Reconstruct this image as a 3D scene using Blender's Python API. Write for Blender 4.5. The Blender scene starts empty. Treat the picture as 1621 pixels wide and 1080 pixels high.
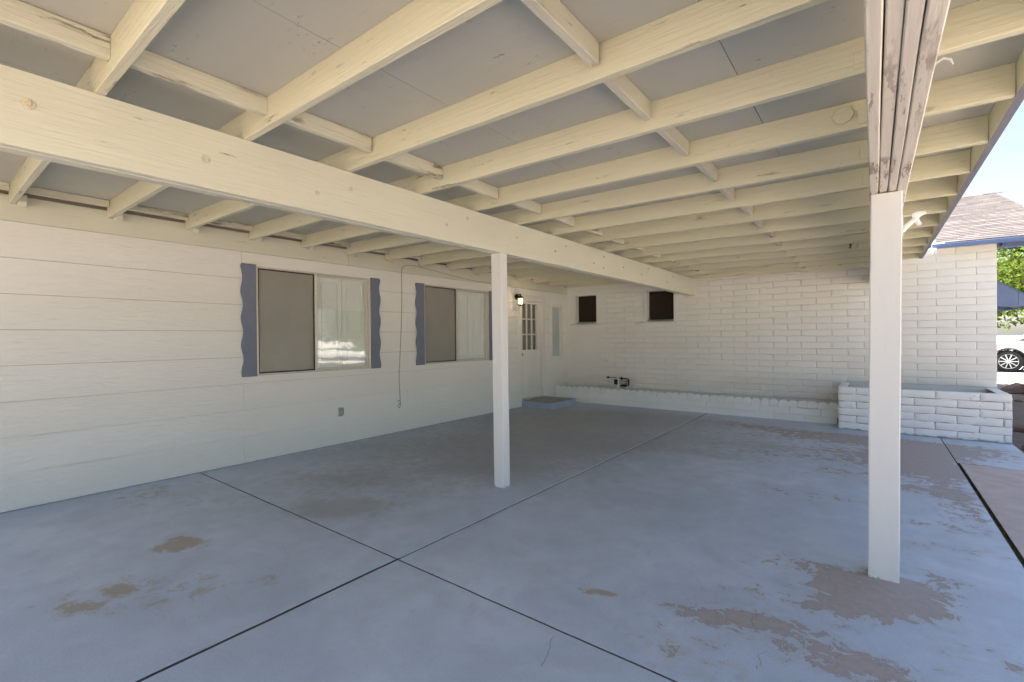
import bpy, bmesh, math, random
from mathutils import Vector, Matrix, noise as mnoise

random.seed(7)
R = math.radians
sc = bpy.context.scene
COL = sc.collection

# ------------------------------------------------------------------ camera
cam = bpy.data.cameras.new('camera'); camo = bpy.data.objects.new('camera', cam); COL.objects.link(camo)
cam.sensor_width = 36; cam.sensor_fit = 'HORIZONTAL'; cam.lens = 741.37 * 36 / 1621
cam.clip_start = 0.02; cam.clip_end = 2000
def cam_axes(yaw, pitch, roll):
    F = Vector((math.sin(yaw) * math.cos(pitch), math.cos(yaw) * math.cos(pitch), math.sin(pitch)))
    Rt = Vector((math.cos(yaw), -math.sin(yaw), 0)); U = Rt.cross(F)
    return math.cos(roll) * Rt + math.sin(roll) * U, -math.sin(roll) * Rt + math.cos(roll) * U, F
rt, up, fw = cam_axes(-0.6580, -0.0060, -0.0090)
m = Matrix((rt, up, -fw)).transposed().to_4x4(); m.translation = (5.354, -8.884, 1.314)
camo.matrix_world = m
sc.camera = camo

# ------------------------------------------------------------------ sky, sun, exposure
SUN_EL, SUN_AZ = 57.0, -76.0        # azimuth measured from +Y towards +X (negative = over the house)
w = bpy.data.worlds.new('World'); sc.world = w; w.use_nodes = True
nt = w.node_tree; nt.nodes.clear()
out = nt.nodes.new('ShaderNodeOutputWorld'); bg = nt.nodes.new('ShaderNodeBackground')
sky = nt.nodes.new('ShaderNodeTexSky'); sky.sky_type = 'NISHITA'; sky.sun_disc = False
sky.sun_elevation = R(SUN_EL); sky.sun_rotation = R(SUN_AZ)
sky.air_density = 1.0; sky.dust_density = 2.6; sky.ozone_density = 1.0; sky.altitude = 300
# soft white clouds spread over the whole sky
tc = nt.nodes.new('ShaderNodeTexCoord'); mp = nt.nodes.new('ShaderNodeMapping'); mp.inputs['Scale'].default_value = (1, 1, 3.2)
cn = nt.nodes.new('ShaderNodeTexNoise'); cn.inputs['Scale'].default_value = 2.6; cn.inputs['Detail'].default_value = 7; cn.inputs['Roughness'].default_value = .55
cr = nt.nodes.new('ShaderNodeValToRGB'); cr.color_ramp.elements[0].position = .47; cr.color_ramp.elements[1].position = .72
cr.color_ramp.elements[1].color = (.75, .75, .75, 1)
mx = nt.nodes.new('ShaderNodeMix'); mx.data_type = 'RGBA'; mx.inputs['B'].default_value = (2.5, 2.62, 2.8, 1)
L = nt.links.new
L(tc.outputs['Generated'], mp.inputs['Vector']); L(mp.outputs[0], cn.inputs['Vector']); L(cn.outputs['Fac'], cr.inputs['Fac'])
L(cr.outputs['Color'], mx.inputs['Factor']); L(sky.outputs[0], mx.inputs['A']); L(mx.outputs['Result'], bg.inputs['Color'])
bg.inputs['Strength'].default_value = 0.05
L(bg.outputs[0], out.inputs['Surface'])
sun = bpy.data.lights.new('sun', 'SUN'); sun.energy = 5.0; sun.angle = R(0.5); sun.color = (1, .965, .91)
suno = bpy.data.objects.new('sun', sun); COL.objects.link(suno)
sd = Vector((math.sin(R(SUN_AZ)) * math.cos(R(SUN_EL)), math.cos(R(SUN_AZ)) * math.cos(R(SUN_EL)), math.sin(R(SUN_EL))))
suno.rotation_euler = sd.to_track_quat('Z', 'Y').to_euler()
suno.location = (0, 0, 30)
vs = sc.view_settings; vs.view_transform = 'Standard'; vs.look = 'None'; vs.gamma = 1; vs.exposure = 3.0; vs.use_curve_mapping = False
sc.cycles.max_bounces = 10; sc.cycles.diffuse_bounces = 6; sc.cycles.transparent_max_bounces = 12

# ------------------------------------------------------------------ materials
class N:
    def __init__(s, name):
        s.m = bpy.data.materials.new(name); s.m.use_nodes = True; s.t = s.m.node_tree
        s.b = s.t.nodes['Principled BSDF']; s.o = s.t.nodes['Material Output']
    def n(s, typ, **kw):
        x = s.t.nodes.new('ShaderNode' + typ)
        for k, v in kw.items(): setattr(x, k, v)
        return x
    def l(s, a, b): s.t.links.new(a, b)
    def val(s, sock, v):
        if isinstance(v, (int, float)): sock.default_value = v
        elif isinstance(v, tuple): sock.default_value = v + (1,) if len(v) == 3 and sock.type == 'RGBA' else v
        else: s.l(v, sock)
    def pos(s, scale=(1, 1, 1), obj=False):
        src = s.n('TexCoord').outputs['Object'] if obj else s.n('NewGeometry').outputs['Position']
        mp = s.n('Mapping'); mp.inputs['Scale'].default_value = scale; s.l(src, mp.inputs['Vector']); return mp.outputs[0]
    def noise(s, vec, scale, detail=4, rough=.55, dist=0):
        x = s.n('TexNoise'); x.inputs['Scale'].default_value = scale; x.inputs['Detail'].default_value = detail
        x.inputs['Roughness'].default_value = rough; x.inputs['Distortion'].default_value = dist; s.l(vec, x.inputs['Vector']); return x.outputs['Fac']
    def ramp(s, fac, a, b, c0=0., c1=1.):
        x = s.n('MapRange'); x.clamp = True
        s.val(x.inputs['Value'], fac); s.val(x.inputs['From Min'], a); s.val(x.inputs['From Max'], b); s.val(x.inputs['To Min'], c0); s.val(x.inputs['To Max'], c1); return x.outputs[0]
    def math(s, op, a, b=0., c=0.):
        x = s.n('Math', operation=op); s.val(x.inputs[0], a); s.val(x.inputs[1], b); s.val(x.inputs[2], c); return x.outputs[0]
    def mix(s, f, a, b, blend='MIX'):
        x = s.n('Mix', data_type='RGBA', blend_type=blend); s.val(x.inputs['Factor'], f); s.val(x.inputs['A'], a); s.val(x.inputs['B'], b); return x.outputs['Result']
    def bump(s, h, strength=.3, dist=.005, prev=None):
        x = s.n('Bump'); x.inputs['Strength'].default_value = strength; x.inputs['Distance'].default_value = dist; s.l(h, x.inputs['Height'])
        if prev: s.l(prev, x.inputs['Normal'])
        s.l(x.outputs[0], s.b.inputs['Normal']); return x.outputs[0]
    def fin(s, col, rough=.6, spec=.4):
        s.val(s.b.inputs['Base Color'], col); s.val(s.b.inputs['Roughness'], rough); s.val(s.b.inputs['Specular IOR Level'], spec); return s.m
    def rnd(s): return s.n('ObjectInfo').outputs['Random']

def axis_scale(ax, k):
    v = [1, 1, 1]; v['XYZ'.index(ax)] = k; return tuple(v)

def wood_paint(name, col, ax, peel=.0, grain=.35, rough=.62, dirt=.12):
    s = N(name)
    p = s.pos(axis_scale(ax, .05)); g = s.noise(p, 70, 5, .6)
    p2 = s.pos(axis_scale(ax, .25)); big = s.noise(p2, 2.2, 4)
    c = s.mix(s.ramp(big, .35, .7), tuple(x * .93 for x in col), tuple(min(1, x * 1.04) for x in col))
    c = s.mix(s.math('MULTIPLY', s.rnd(), .28), c, (col[0] * .84, col[1] * .84, col[2] * .90))
    ck = s.noise(s.pos(axis_scale(ax, .12)), 26, 8, .72)
    dk = s.ramp(ck, .655 - peel * .07, .685 - peel * .07)
    reg = s.ramp(s.noise(s.pos(), 1.7, 3), .47, .58)
    dk = s.math('MULTIPLY', dk, reg)
    c = s.mix(s.math('MULTIPLY', dk, .75), c, (.20, .145, .095))
    sp = s.ramp(s.noise(s.pos(), 45, 2), .72, .76); c = s.mix(s.math('MULTIPLY', sp, dirt), c, (.12, .09, .06))
    if ax == 'Z':
        zs = s.n('SeparateXYZ'); s.l(s.n('NewGeometry').outputs['Position'], zs.inputs[0])
        chip = s.ramp(s.math('ADD', zs.outputs['Z'], s.math('MULTIPLY', s.math('SUBTRACT', s.noise(s.pos(), 26, 6, .7), .5), .28)), .0, -.02); c = s.mix(s.math('MULTIPLY', chip, .8), c, (.20, .16, .12))
    h = s.math('SUBTRACT', s.math('MULTIPLY', g, 1.), s.math('MULTIPLY', dk, 1.2))
    s.bump(h, min(1., grain * 1.7), .008)
    return s.fin(c, rough, .35)

CREAM = (.685, .672, .54); WARM = (.69, .672, .50); WHITE = (.74, .735, .70)
M = {}
M['raft'] = wood_paint('rafter paint', WARM, 'X', .6)
M['blockp'] = wood_paint('blocking paint', CREAM, 'Y', 1.35, .5)
M['beamY'] = wood_paint('beam paint', CREAM, 'Y', .1)
M['beamR'] = wood_paint('outer beam paint', (.72, .68, .58), 'Y', 1.7, .24)
M['post'] = wood_paint('post paint', WHITE, 'Z', .1, .10)
M['trim'] = wood_paint('trim paint', CREAM, 'Y', .1, .3)
M['white'] = wood_paint('door paint', (.76, .74, .67), 'Z', -.6, .12, .5, .05)

def siding():
    s = N('embossed siding paint')
    p = s.pos((1, .16, 1)); g = s.noise(p, 46, 6, .62, .6)
    st = s.noise(s.pos((1, .04, 1)), 90, 3, .6)
    big = s.noise(s.pos((1, .4, 1)), 1.6, 4)
    c = s.mix(s.ramp(big, .3, .7), (.78, .765, .70), (.82, .81, .755))
    c = s.mix(s.math('MULTIPLY', s.rnd(), .07), c, (.62, .58, .49))
    sc_ = s.ramp(s.noise(s.pos((1, .35, 1)), 14, 6, .7), .735, .76); c = s.mix(s.math('MULTIPLY', sc_, .45), c, (.36, .31, .25))
    h = s.math('ADD', s.math('MULTIPLY', g, 1.), s.math('MULTIPLY', st, .45))
    s.bump(h, .9, .014)
    return s.fin(c, .62, .3)
M['siding'] = siding()

def deck():
    s = N('painted plywood underside')
    g = s.noise(s.pos((.08, 1, 1)), 38, 5, .6); big = s.noise(s.pos(), .8, 4)
    c = s.mix(s.ramp(big, .3, .7), (.485, .49, .435), (.555, .56, .495))
    c = s.mix(s.math('MULTIPLY', s.rnd(), .15), c, (.455, .46, .43))
    cr = s.noise(s.pos((.5, 1, 1)), 30, 8, .72); reg = s.ramp(s.noise(s.pos(), 1.6, 3), .50, .62)
    dk = s.math('MULTIPLY', s.ramp(cr, .615, .64), reg); c = s.mix(s.math('MULTIPLY', dk, .7), c, (.17, .14, .11))
    st = s.ramp(s.noise(s.pos((1, 1, 1)), 2.4, 5), .6, .75); c = s.mix(s.math('MULTIPLY', st, .25), c, (.42, .33, .22))
    s.bump(g, .35, .003)
    return s.fin(c, .7, .25)
M['deck'] = deck()

def brick(name, col, crack):
    s = N(name)
    n1 = s.noise(s.pos(), 9, 6, .6); n2 = s.noise(s.pos(), 85, 3, .6); big = s.noise(s.pos(), 1.1, 3)
    c = s.mix(s.ramp(big, .3, .7), tuple(x * .95 for x in col), tuple(x * 1.03 for x in col))
    c = s.mix(s.math('MULTIPLY', s.rnd(), .10), c, tuple(x * .8 for x in col))
    if crack:
        pit = s.ramp(s.noise(s.pos((.6, 1, 1.3)), 30, 7, .75), .615, .645); zl = s.n('SeparateXYZ'); s.l(s.n('NewGeometry').outputs['Position'], zl.inputs[0])
        reg = s.ramp(s.noise(s.pos(), 3.2, 3), .45, .58); pit = s.math('MULTIPLY', pit, reg)
        low = s.ramp(s.math('ADD', zl.outputs['Z'], s.math('MULTIPLY', s.noise(s.pos(), 14, 5), .10)), .075, .055)
        c = s.mix(s.math('MULTIPLY', s.math('MAXIMUM', pit, s.math('MULTIPLY', low, .8)), .8), c, (.13, .105, .08))
    h = s.math('ADD', n1, s.math('MULTIPLY', n2, .35)); s.bump(h, .35, .006)
    return s.fin(c, .68, .25)
M['brick'] = brick('painted slump block', (.765, .755, .705), False)
M['brickp'] = brick('weathered painted block', (.79, .785, .76), True)
M['mortar'] = brick('painted mortar', (.74, .73, .68), False)
M['edge'] = brick('white edging paint', (.80, .79, .75), False)
M['mortard'] = brick('dark open joints', (.30, .27, .23), False)

def floor_mat():
    s = N('worn blue floor paint')
    at = s.n('Attribute'); at.attribute_name = 'wear'; sp = s.n('SeparateColor'); s.l(at.outputs['Color'], sp.inputs[0])
    wear, stain, dirt = sp.outputs[0], sp.outputs[1], sp.outputs[2]  # third channel holds grime plus shade painted into the floor colour
    P = s.pos(); b1 = s.noise(P, .9, 5); b2 = s.noise(P, 6, 6, .65); fine = s.noise(P, 60, 4, .6); mid = s.noise(P, 11, 8, .74, .5)
    c = s.mix(s.ramp(b1, .3, .7), (.425, .50, .605), (.545, .615, .71))
    c = s.mix(s.math('MULTIPLY', s.ramp(b2, .45, .70), .55), c, (.44, .465, .52))
    c = s.mix(s.ramp(s.noise(P, 130, 3, .7), .3, .75), s.mix(.16, c, (.12, .14, .17)), s.mix(.10, c, (.8, .82, .85)))
    cl_ = s.noise(P, 2.3, 6, .62, .8); c = s.mix(s.math('MULTIPLY', s.ramp(cl_, .46, .70), .42), c, (.345, .385, .455)); c = s.mix(s.math('MULTIPLY', s.ramp(cl_, .44, .28), .35), c, (.62, .67, .75))
    scr_ = s.ramp(s.noise(s.pos((1, .22, 1)), 16, 7, .7), .62, .66); c = s.mix(s.math('MULTIPLY', s.math('MULTIPLY', scr_, s.ramp(b1, .45, .6)), .22), c, (.26, .26, .28))
    # brown dust films, then grime that carries painted shade at the back left
    sm = s.math('MULTIPLY', s.ramp(s.math('ADD', stain, s.math('MULTIPLY', s.math('SUBTRACT', mid, .5), 2.6)), .42, .80), .8)
    c = s.mix(sm, c, (.33, .265, .18))
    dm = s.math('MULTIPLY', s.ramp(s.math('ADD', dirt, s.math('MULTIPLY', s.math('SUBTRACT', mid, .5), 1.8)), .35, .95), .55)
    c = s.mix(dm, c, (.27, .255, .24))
    half = s.math('MULTIPLY', s.ramp(s.math('ADD', wear, s.math('MULTIPLY', s.math('SUBTRACT', mid, .5), 2.2)), .22, .52), .42); c = s.mix(half, c, (.42, .38, .37))
    # paint flaked away to bare concrete
    wm = s.ramp(s.math('ADD', wear, s.math('MULTIPLY', s.math('SUBTRACT', mid, .5), 2.6)), .54, .575)
    bare = s.mix(s.noise(P, 24, 6, .7), (.30, .255, .235), (.48, .425, .40)); rimm = s.math('MULTIPLY', wm, s.math('SUBTRACT', 1., s.ramp(s.math('ADD', wear, s.math('MULTIPLY', s.math('SUBTRACT', mid, .5), 2.6)), .575, .66))); bare = s.mix(s.math('MULTIPLY', rimm, .4), bare, (.17, .135, .115)); c = s.mix(wm, c, bare)
    # scattered tiny chips and light flecks
    ch = s.ramp(s.noise(P, 38, 5, .7), .69, .71); reg = s.ramp(s.noise(P, 1.6, 3), .46, .6)
    c = s.mix(s.math('MULTIPLY', s.math('MULTIPLY', ch, reg), .75), c, (.19, .155, .13))
    fl = s.ramp(s.noise(s.pos((1.3, 1, 1)), 48, 2, .5), .765, .785); c = s.mix(s.math('MULTIPLY', fl, .6), c, (.62, .64, .66))
    h = s.math('ADD', s.math('MULTIPLY', fine, .5), s.math('SUBTRACT', s.math('MULTIPLY', b2, .8), s.math('MULTIPLY', wm, 1.1)))
    s.bump(h, .45, .005)
    r = s.ramp(s.math('ADD', b2, wm), .3, 1.2, .42, .8)
    return s.fin(c, r, .4)
M['floor'] = floor_mat()

def simple(name, col, rough=.6, var=.1, scale=12, bump=.2, metal=0., spec=.4, coat=0.):
    s = N(name); n = s.noise(s.pos(), scale, 6, .6)
    c = s.mix(s.ramp(n, .3, .7), tuple(x * (1 - var) for x in col), tuple(min(1, x * (1 + var)) for x in col))
    if bump: s.bump(s.noise(s.pos(), scale * 6, 4), bump, .004)
    s.b.inputs['Metallic'].default_value = metal; s.b.inputs['Coat Weight'].default_value = coat
    return s.fin(c, rough, spec)
M['blue'] = simple('blue trim paint', (.115, .165, .30), .55, .06, 9, .12)
M['shutter'] = simple('blue grey shutter paint', (.165, .185, .245), .6, .07, 9, .12)
M['fascia'] = simple('grey blue fascia paint', (.19, .20, .25), .6, .08, 9, .12)
M['alu'] = simple('weathered aluminium', (.60, .57, .50), .42, .08, 30, .05, .35)
M['step'] = simple('step paint', (.37, .40, .50), .6, .12, 7, .2)
M['steptop'] = simple('worn step top', (.28, .28, .28), .7, .15, 7, .2)
M['gap'] = simple('joint dirt', (.115, .097, .083), .95, .35, 30, .3)
M['bead'] = simple('joint filler', (.46, .49, .53), .6, .15, 20, .2)
M['slab'] = simple('bare pink concrete', (.50, .415, .38), .85, .12, 5, .25)
M['path'] = simple('grey walkway concrete', (.33, .30, .29), .85, .12, 4, .2)
M['drive'] = simple('driveway concrete', (.26, .245, .23), .85, .1, 2, .2)
M['road'] = simple('street asphalt', (.07, .07, .07), .9, .15, 3, .2)
M['soil'] = simple('dry soil', (.17, .125, .10), .95, .25, 14, .8)
M['redgravel'] = simple('red brown gravel', (.27, .205, .155), .95, .3, 30, .8)
M['stone'] = simple('red brown stone', (.17, .105, .085), .9, .25, 9, .6)
M['black'] = simple('black iron', (.018, .016, .014), .5, .1, 20, .1, .3)
M['bronze'] = simple('dark bronze', (.045, .03, .02), .4, .1, 20, .05, .7)
M['pvc'] = simple('white pipe plastic', (.75, .74, .70), .4, .04, 10, 0)
M['brass'] = simple('brass', (.45, .32, .13), .35, .1, 20, 0, .9)
M['grey'] = simple('grey casting', (.33, .33, .32), .5, .1, 20, .1)
M['cable'] = simple('cable jacket', (.30, .28, .24), .6, .1, 20, 0)
M['rust'] = simple('rusty bolt head', (.28, .22, .15), .7, .25, 60, .3)
M['boltp'] = simple('dulled bolt paint', (.60, .53, .38), .6, .2, 60, .3)
M['hookw'] = simple('white plastic', (.80, .79, .76), .45, .03, 20, 0)
M['inner'] = simple('white interior panel', (.84, .83, .79), .5, .03, 6, 0)
M['dark'] = simple('dark room', (.02, .018, .015), .9, .2, 4, 0)
M['carpaint'] = simple('white car paint', (.78, .79, .80), .25, .01, 3, 0, 0, .5, 1.)
M['tyre'] = simple('tyre rubber', (.022, .022, .023), .85, .1, 40, .2)
M['rim'] = simple('alloy rim', (.62, .63, .65), .3, .03, 10, 0, .9)
M['carblack'] = simple('black car plastic', (.02, .02, .022), .6, .1, 10, 0)
M['lampred'] = simple('tail lamp red', (.35, .02, .02), .2, .05, 10, 0)
M['bark'] = simple('tree bark', (.13, .10, .075), .9, .3, 14, .9)
M['awn'] = simple('blue awning metal', (.125, .175, .31), .5, .06, 8, .06)

def shingle_mat():
    s = N('asphalt shingles')
    r = s.rnd(); isl = s.n('NewGeometry').outputs['Random Per Island']; k = s.math('FRACT', s.math('ADD', s.math('MULTIPLY', r, 7.3), isl))
    c = s.mix(k, (.052, .048, .046), (.10, .093, .089)); c = s.mix(s.ramp(s.noise(s.pos(), 160, 2), .35, .7), c, s.mix(.35, c, (.2, .15, .14)))
    s.bump(s.noise(s.pos(), 200, 2), .5, .004); return s.fin(c, .95, .1)
M['shingle'] = shingle_mat()

def glass(name, tint=(.97, .985, .98), alpha=.25, rough=.02):
    s = N(name); s.t.nodes.remove(s.b)
    g = s.n('BsdfGlossy'); g.inputs['Roughness'].default_value = rough; g.inputs['Color'].default_value = (1, 1, 1, 1)
    wob = s.n('Bump'); wob.inputs['Strength'].default_value = .04; wob.inputs['Distance'].default_value = .02; s.l(s.noise(s.pos(), 3.0, 2), wob.inputs['Height']); s.l(wob.outputs[0], g.inputs['Normal'])
    t = s.n('BsdfTransparent'); t.inputs['Color'].default_value = tint + (1,)
    lw = s.n('LayerWeight'); lw.inputs['Blend'].default_value = .5
    fac = s.math('MINIMUM', s.math('ADD', s.math('MULTIPLY', s.math('POWER', lw.outputs['Facing'], 5.), .9), alpha), 1.)
    mxs = s.n('MixShader'); s.l(fac, mxs.inputs[0]); s.l(t.outputs[0], mxs.inputs[1]); s.l(g.outputs[0], mxs.inputs[2]); s.l(mxs.outputs[0], s.o.inputs['Surface']); return s.m
M['glass'] = glass('window glass', alpha=.075)
M['carglass'] = glass('car glass', (.25, .3, .3), .1)
M['frost'] = None
def screen(name, col, op):
    s = N(name); s.t.nodes.remove(s.b)
    d = s.n('BsdfDiffuse'); d.inputs['Color'].default_value = col + (1,); t = s.n('BsdfTransparent')
    wv = s.noise(s.pos((1, 1, 1)), 2.5, 4); fac = s.ramp(wv, .3, .7, op - .04, op + .04)
    mxs = s.n('MixShader'); s.l(fac, mxs.inputs[0]); s.l(t.outputs[0], mxs.inputs[1]); s.l(d.outputs[0], mxs.inputs[2]); s.l(mxs.outputs[0], s.o.inputs['Surface']); return s.m
M['screen'] = screen('sun screen mesh', (.40, .38, .33), .54)
M['screend'] = screen('dark insect screen', (.045, .035, .025), .88)
s = N('obscure glass'); M['frost'] = s.fin(s.mix(s.ramp(s.noise(s.pos(), 2, 3), .3, .7), (.42, .50, .50), (.52, .58, .57)), .25, .6); s.bump(s.noise(s.pos(), 120, 2), .2, .003)
s = N('lantern glass'); s.b.inputs['Emission Color'].default_value = (1, .80, .50, 1); s.b.inputs['Emission Strength'].default_value = .16
s.bump(s.noise(s.pos((1, 1, .3)), 60, 2), .3, .003); M['lamp'] = s.fin((.8, .72, .55), .3)

def ground_mat():
    s = N('desert gravel ground')
    v = s.n('TexVoronoi'); v.inputs['Scale'].default_value = 38; s.l(s.pos(), v.inputs['Vector'])
    big = s.noise(s.pos(), .25, 5)
    c = s.mix(s.ramp(big, .35, .65), (.42, .395, .345), (.49, .455, .40)); hs = s.n('SeparateColor'); s.l(v.outputs['Color'], hs.inputs[0])
    c = s.mix(s.math('MULTIPLY', hs.outputs[0], .5), c, (.30, .24, .19)); s.bump(v.outputs['Distance'], .8, .02)
    return s.fin(c, .95, .15)
M['ground'] = ground_mat()
s = N('pale gravel'); v = s.noise(s.pos(), 25, 2); M['gravel'] = s.fin(s.mix(s.math('FRACT', s.math('ADD', s.n('NewGeometry').outputs['Random Per Island'], v)), (.30, .25, .21), (.58, .53, .48)), .9, .2)

def leaf(name, a, b):
    s = N(name); k = s.n('NewGeometry').outputs['Random Per Island']; c = s.mix(k, a, b)
    s.t.nodes.remove(s.b); d = s.n('BsdfDiffuse'); s.l(c, d.inputs['Color']); t = s.n('BsdfTranslucent'); s.l(s.mix(.5, c, (.14, .16, .02)), t.inputs['Color'])
    mxs = s.n('MixShader'); mxs.inputs[0].default_value = .35; s.l(d.outputs[0], mxs.inputs[1]); s.l(t.outputs[0], mxs.inputs[2]); s.l(mxs.outputs[0], s.o.inputs['Surface']); return s.m
M['leaf'] = leaf('green leaves', (.045, .085, .018), (.115, .15, .035))
M['leafd'] = leaf('dark leaves', (.025, .05, .014), (.06, .09, .025))
M['weed'] = leaf('dry weeds', (.05, .06, .02), (.16, .13, .06))

# ------------------------------------------------------------------ mesh helpers
class MB:
    def __init__(s): s.v = []; s.f = []; s.mi = []; s.cur = 0
    def add(s, vs, fs):
        o = len(s.v); s.v += [tuple(v) for v in vs]; s.f += [tuple(i + o for i in f) for f in fs]; s.mi += [s.cur] * len(fs)
    def box(s, x0, x1, y0, y1, z0, z1):
        s.add([(x0, y0, z0), (x1, y0, z0), (x1, y1, z0), (x0, y1, z0), (x0, y0, z1), (x1, y0, z1), (x1, y1, z1), (x0, y1, z1)],
              [(3, 2, 1, 0), (4, 5, 6, 7), (0, 1, 5, 4), (1, 2, 6, 5), (2, 3, 7, 6), (3, 0, 4, 7)])
    def hexa(s, p): s.add(p, [(3, 2, 1, 0), (4, 5, 6, 7), (0, 1, 5, 4), (1, 2, 6, 5), (2, 3, 7, 6), (3, 0, 4, 7)])
    def tube(s, pts, r, n=8, cap=True):
        pts = [Vector(p) for p in pts]; rs = r if isinstance(r, (list, tuple)) else [r] * len(pts); rings = []
        pu = None
        for i, p in enumerate(pts):
            d = (pts[min(i + 1, len(pts) - 1)] - pts[max(i - 1, 0)]).normalized()
            u = d.orthogonal().normalized() if pu is None else (pu - d * pu.dot(d)).normalized()
            pu = u; v = d.cross(u); rings.append([p + (u * math.cos(a) + v * math.sin(a)) * rs[i] for a in [2 * math.pi * k / n for k in range(n)]])
        vs = [q for r_ in rings for q in r_]; fs = []
        for i in range(len(pts) - 1):
            for k in range(n): fs.append((i * n + k, i * n + (k + 1) % n, (i + 1) * n + (k + 1) % n, (i + 1) * n + k))
        if cap: fs += [tuple(range(n))[::-1], tuple((len(pts) - 1) * n + k for k in range(n))]
        s.add(vs, fs)
    def lathe(s, c, prof, ax='Z', n=16, cap=True):
        c = Vector(c); vs = []; fs = []
        for r, h in prof:
            for k in range(n):
                a = 2 * math.pi * k / n; ca, sa = r * math.cos(a), r * math.sin(a)
                vs.append(c + (Vector((ca, sa, h)) if ax == 'Z' else Vector((h, ca, sa)) if ax == 'X' else Vector((ca, h, -sa))))
        for i in range(len(prof) - 1):
            for k in range(n): fs.append((i * n + k, i * n + (k + 1) % n, (i + 1) * n + (k + 1) % n, (i + 1) * n + k))
        if cap: fs += [tuple(range(n))[::-1], tuple((len(prof) - 1) * n + k for k in range(n))]
        s.add(vs, fs)
    def prism(s, poly, ax, a, b):
        """poly: 2D points; ax: extrusion axis; for X poly=(y,z), Y poly=(x,z), Z poly=(x,y)"""
        n = len(poly)
        def P(q, t): return (t, q[0], q[1]) if ax == 'X' else (q[0], t, q[1]) if ax == 'Y' else (q[0], q[1], t)
        s.add([P(q, a) for q in poly] + [P(q, b) for q in poly],
              [tuple(range(n)), tuple(range(2 * n - 1, n - 1, -1))] + [(i, i + n, (i + 1) % n + n, (i + 1) % n) for i in range(n)])
    def mesh(s, name, mats, bevel=0., seg=1, smooth=False):
        me = bpy.data.meshes.new(name); me.from_pydata(s.v, [], s.f)
        mats = mats if isinstance(mats, (list, tuple)) else [mats]
        for mm in mats: me.materials.append(mm)
        me.polygons.foreach_set('material_index', s.mi); 
        bm = bmesh.new(); bm.from_mesh(me)
        bmesh.ops.recalc_face_normals(bm, faces=bm.faces)
        if bevel > 0:
            ed = [e for e in bm.edges if len(e.link_faces) == 2 and e.calc_face_angle(0) > .6]
            bmesh.ops.bevel(bm, geom=ed, offset=bevel, segments=seg, affect='EDGES', profile=.6, clamp_overlap=True)
        bm.to_mesh(me); bm.free()
        if smooth:
            for p in me.polygons: p.use_smooth = True
            try: me.set_sharp_from_angle(angle=R(38))
            except Exception: pass
        me.update(); return me
    def build(s, name, mats, parent=None, bevel=0., seg=1, smooth=False, loc=None):
        o = bpy.data.objects.new(name, s.mesh(name, mats, bevel, seg, smooth)); COL.objects.link(o)
        if loc: o.location = loc
        if parent: o.parent = parent
        return o

def inst(name, me, parent=None, loc=(0, 0, 0), rot=(0, 0, 0), scale=(1, 1, 1)):
    o = bpy.data.objects.new(name, me); COL.objects.link(o); o.location = loc; o.rotation_euler = rot; o.scale = scale
    if parent: o.parent = parent
    return o
def empty(name, loc=(0, 0, 0)):
    o = bpy.data.objects.new(name, None); COL.objects.link(o); o.location = loc; o.empty_display_size = .2; return o
def tag(o, label=None, cat=None, group=None, kind=None):
    if label: o['label'] = label
    if cat: o['category'] = cat
    if group: o['group'] = group
    if kind: o['kind'] = kind
    return o
def bx(name, mat, parent, x0, x1, y0, y1, z0, z1, bevel=0.):
    b = MB(); b.box(x0, x1, y0, y1, z0, z1); return b.build(name, mat, parent, bevel)
def minus(rects, holes):
    """split 2D rects (a0,a1,b0,b1) around holes"""
    out_ = list(rects)
    for h in holes:
        nxt = []
        for r in out_:
            a0, a1, b0, b1 = r
            if h[1] <= a0 or h[0] >= a1 or h[3] <= b0 or h[2] >= b1: nxt.append(r); continue
            if h[0] > a0: nxt.append((a0, h[0], b0, b1))
            if h[1] < a1: nxt.append((h[1], a1, b0, b1))
            m0, m1 = max(a0, h[0]), min(a1, h[1])
            if h[2] > b0: nxt.append((m0, m1, b0, h[2]))
            if h[3] < b1: nxt.append((m0, m1, h[3], b1))
        out_ = nxt
    return [r for r in out_ if r[1] - r[0] > .004 and r[3] - r[2] > .004]

# ------------------------------------------------------------------ ground and paving
def sheet(name, poly, z, mat, thick=.0):
    b = MB()
    if thick: b.prism(poly, 'Z', z - thick, z)
    else: b.add([(x, y, z) for x, y in poly], [tuple(range(len(poly)))])
    o = b.build(name, mat); o['kind'] = 'structure'; return o
g = MB(); g.add([(-400, -400, -.06), (400, -400, -.06), (400, 400, -.06), (-400, 400, -.06)], [(0, 1, 2, 3)])
g.build('ground', M['ground'])['kind'] = 'structure'
base = sheet('patio_floor', [(-.1, -9.96), (6.66, -9.96), (6.66, 0), (-.1, 0)], -.034, M['gap'], .1)

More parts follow.
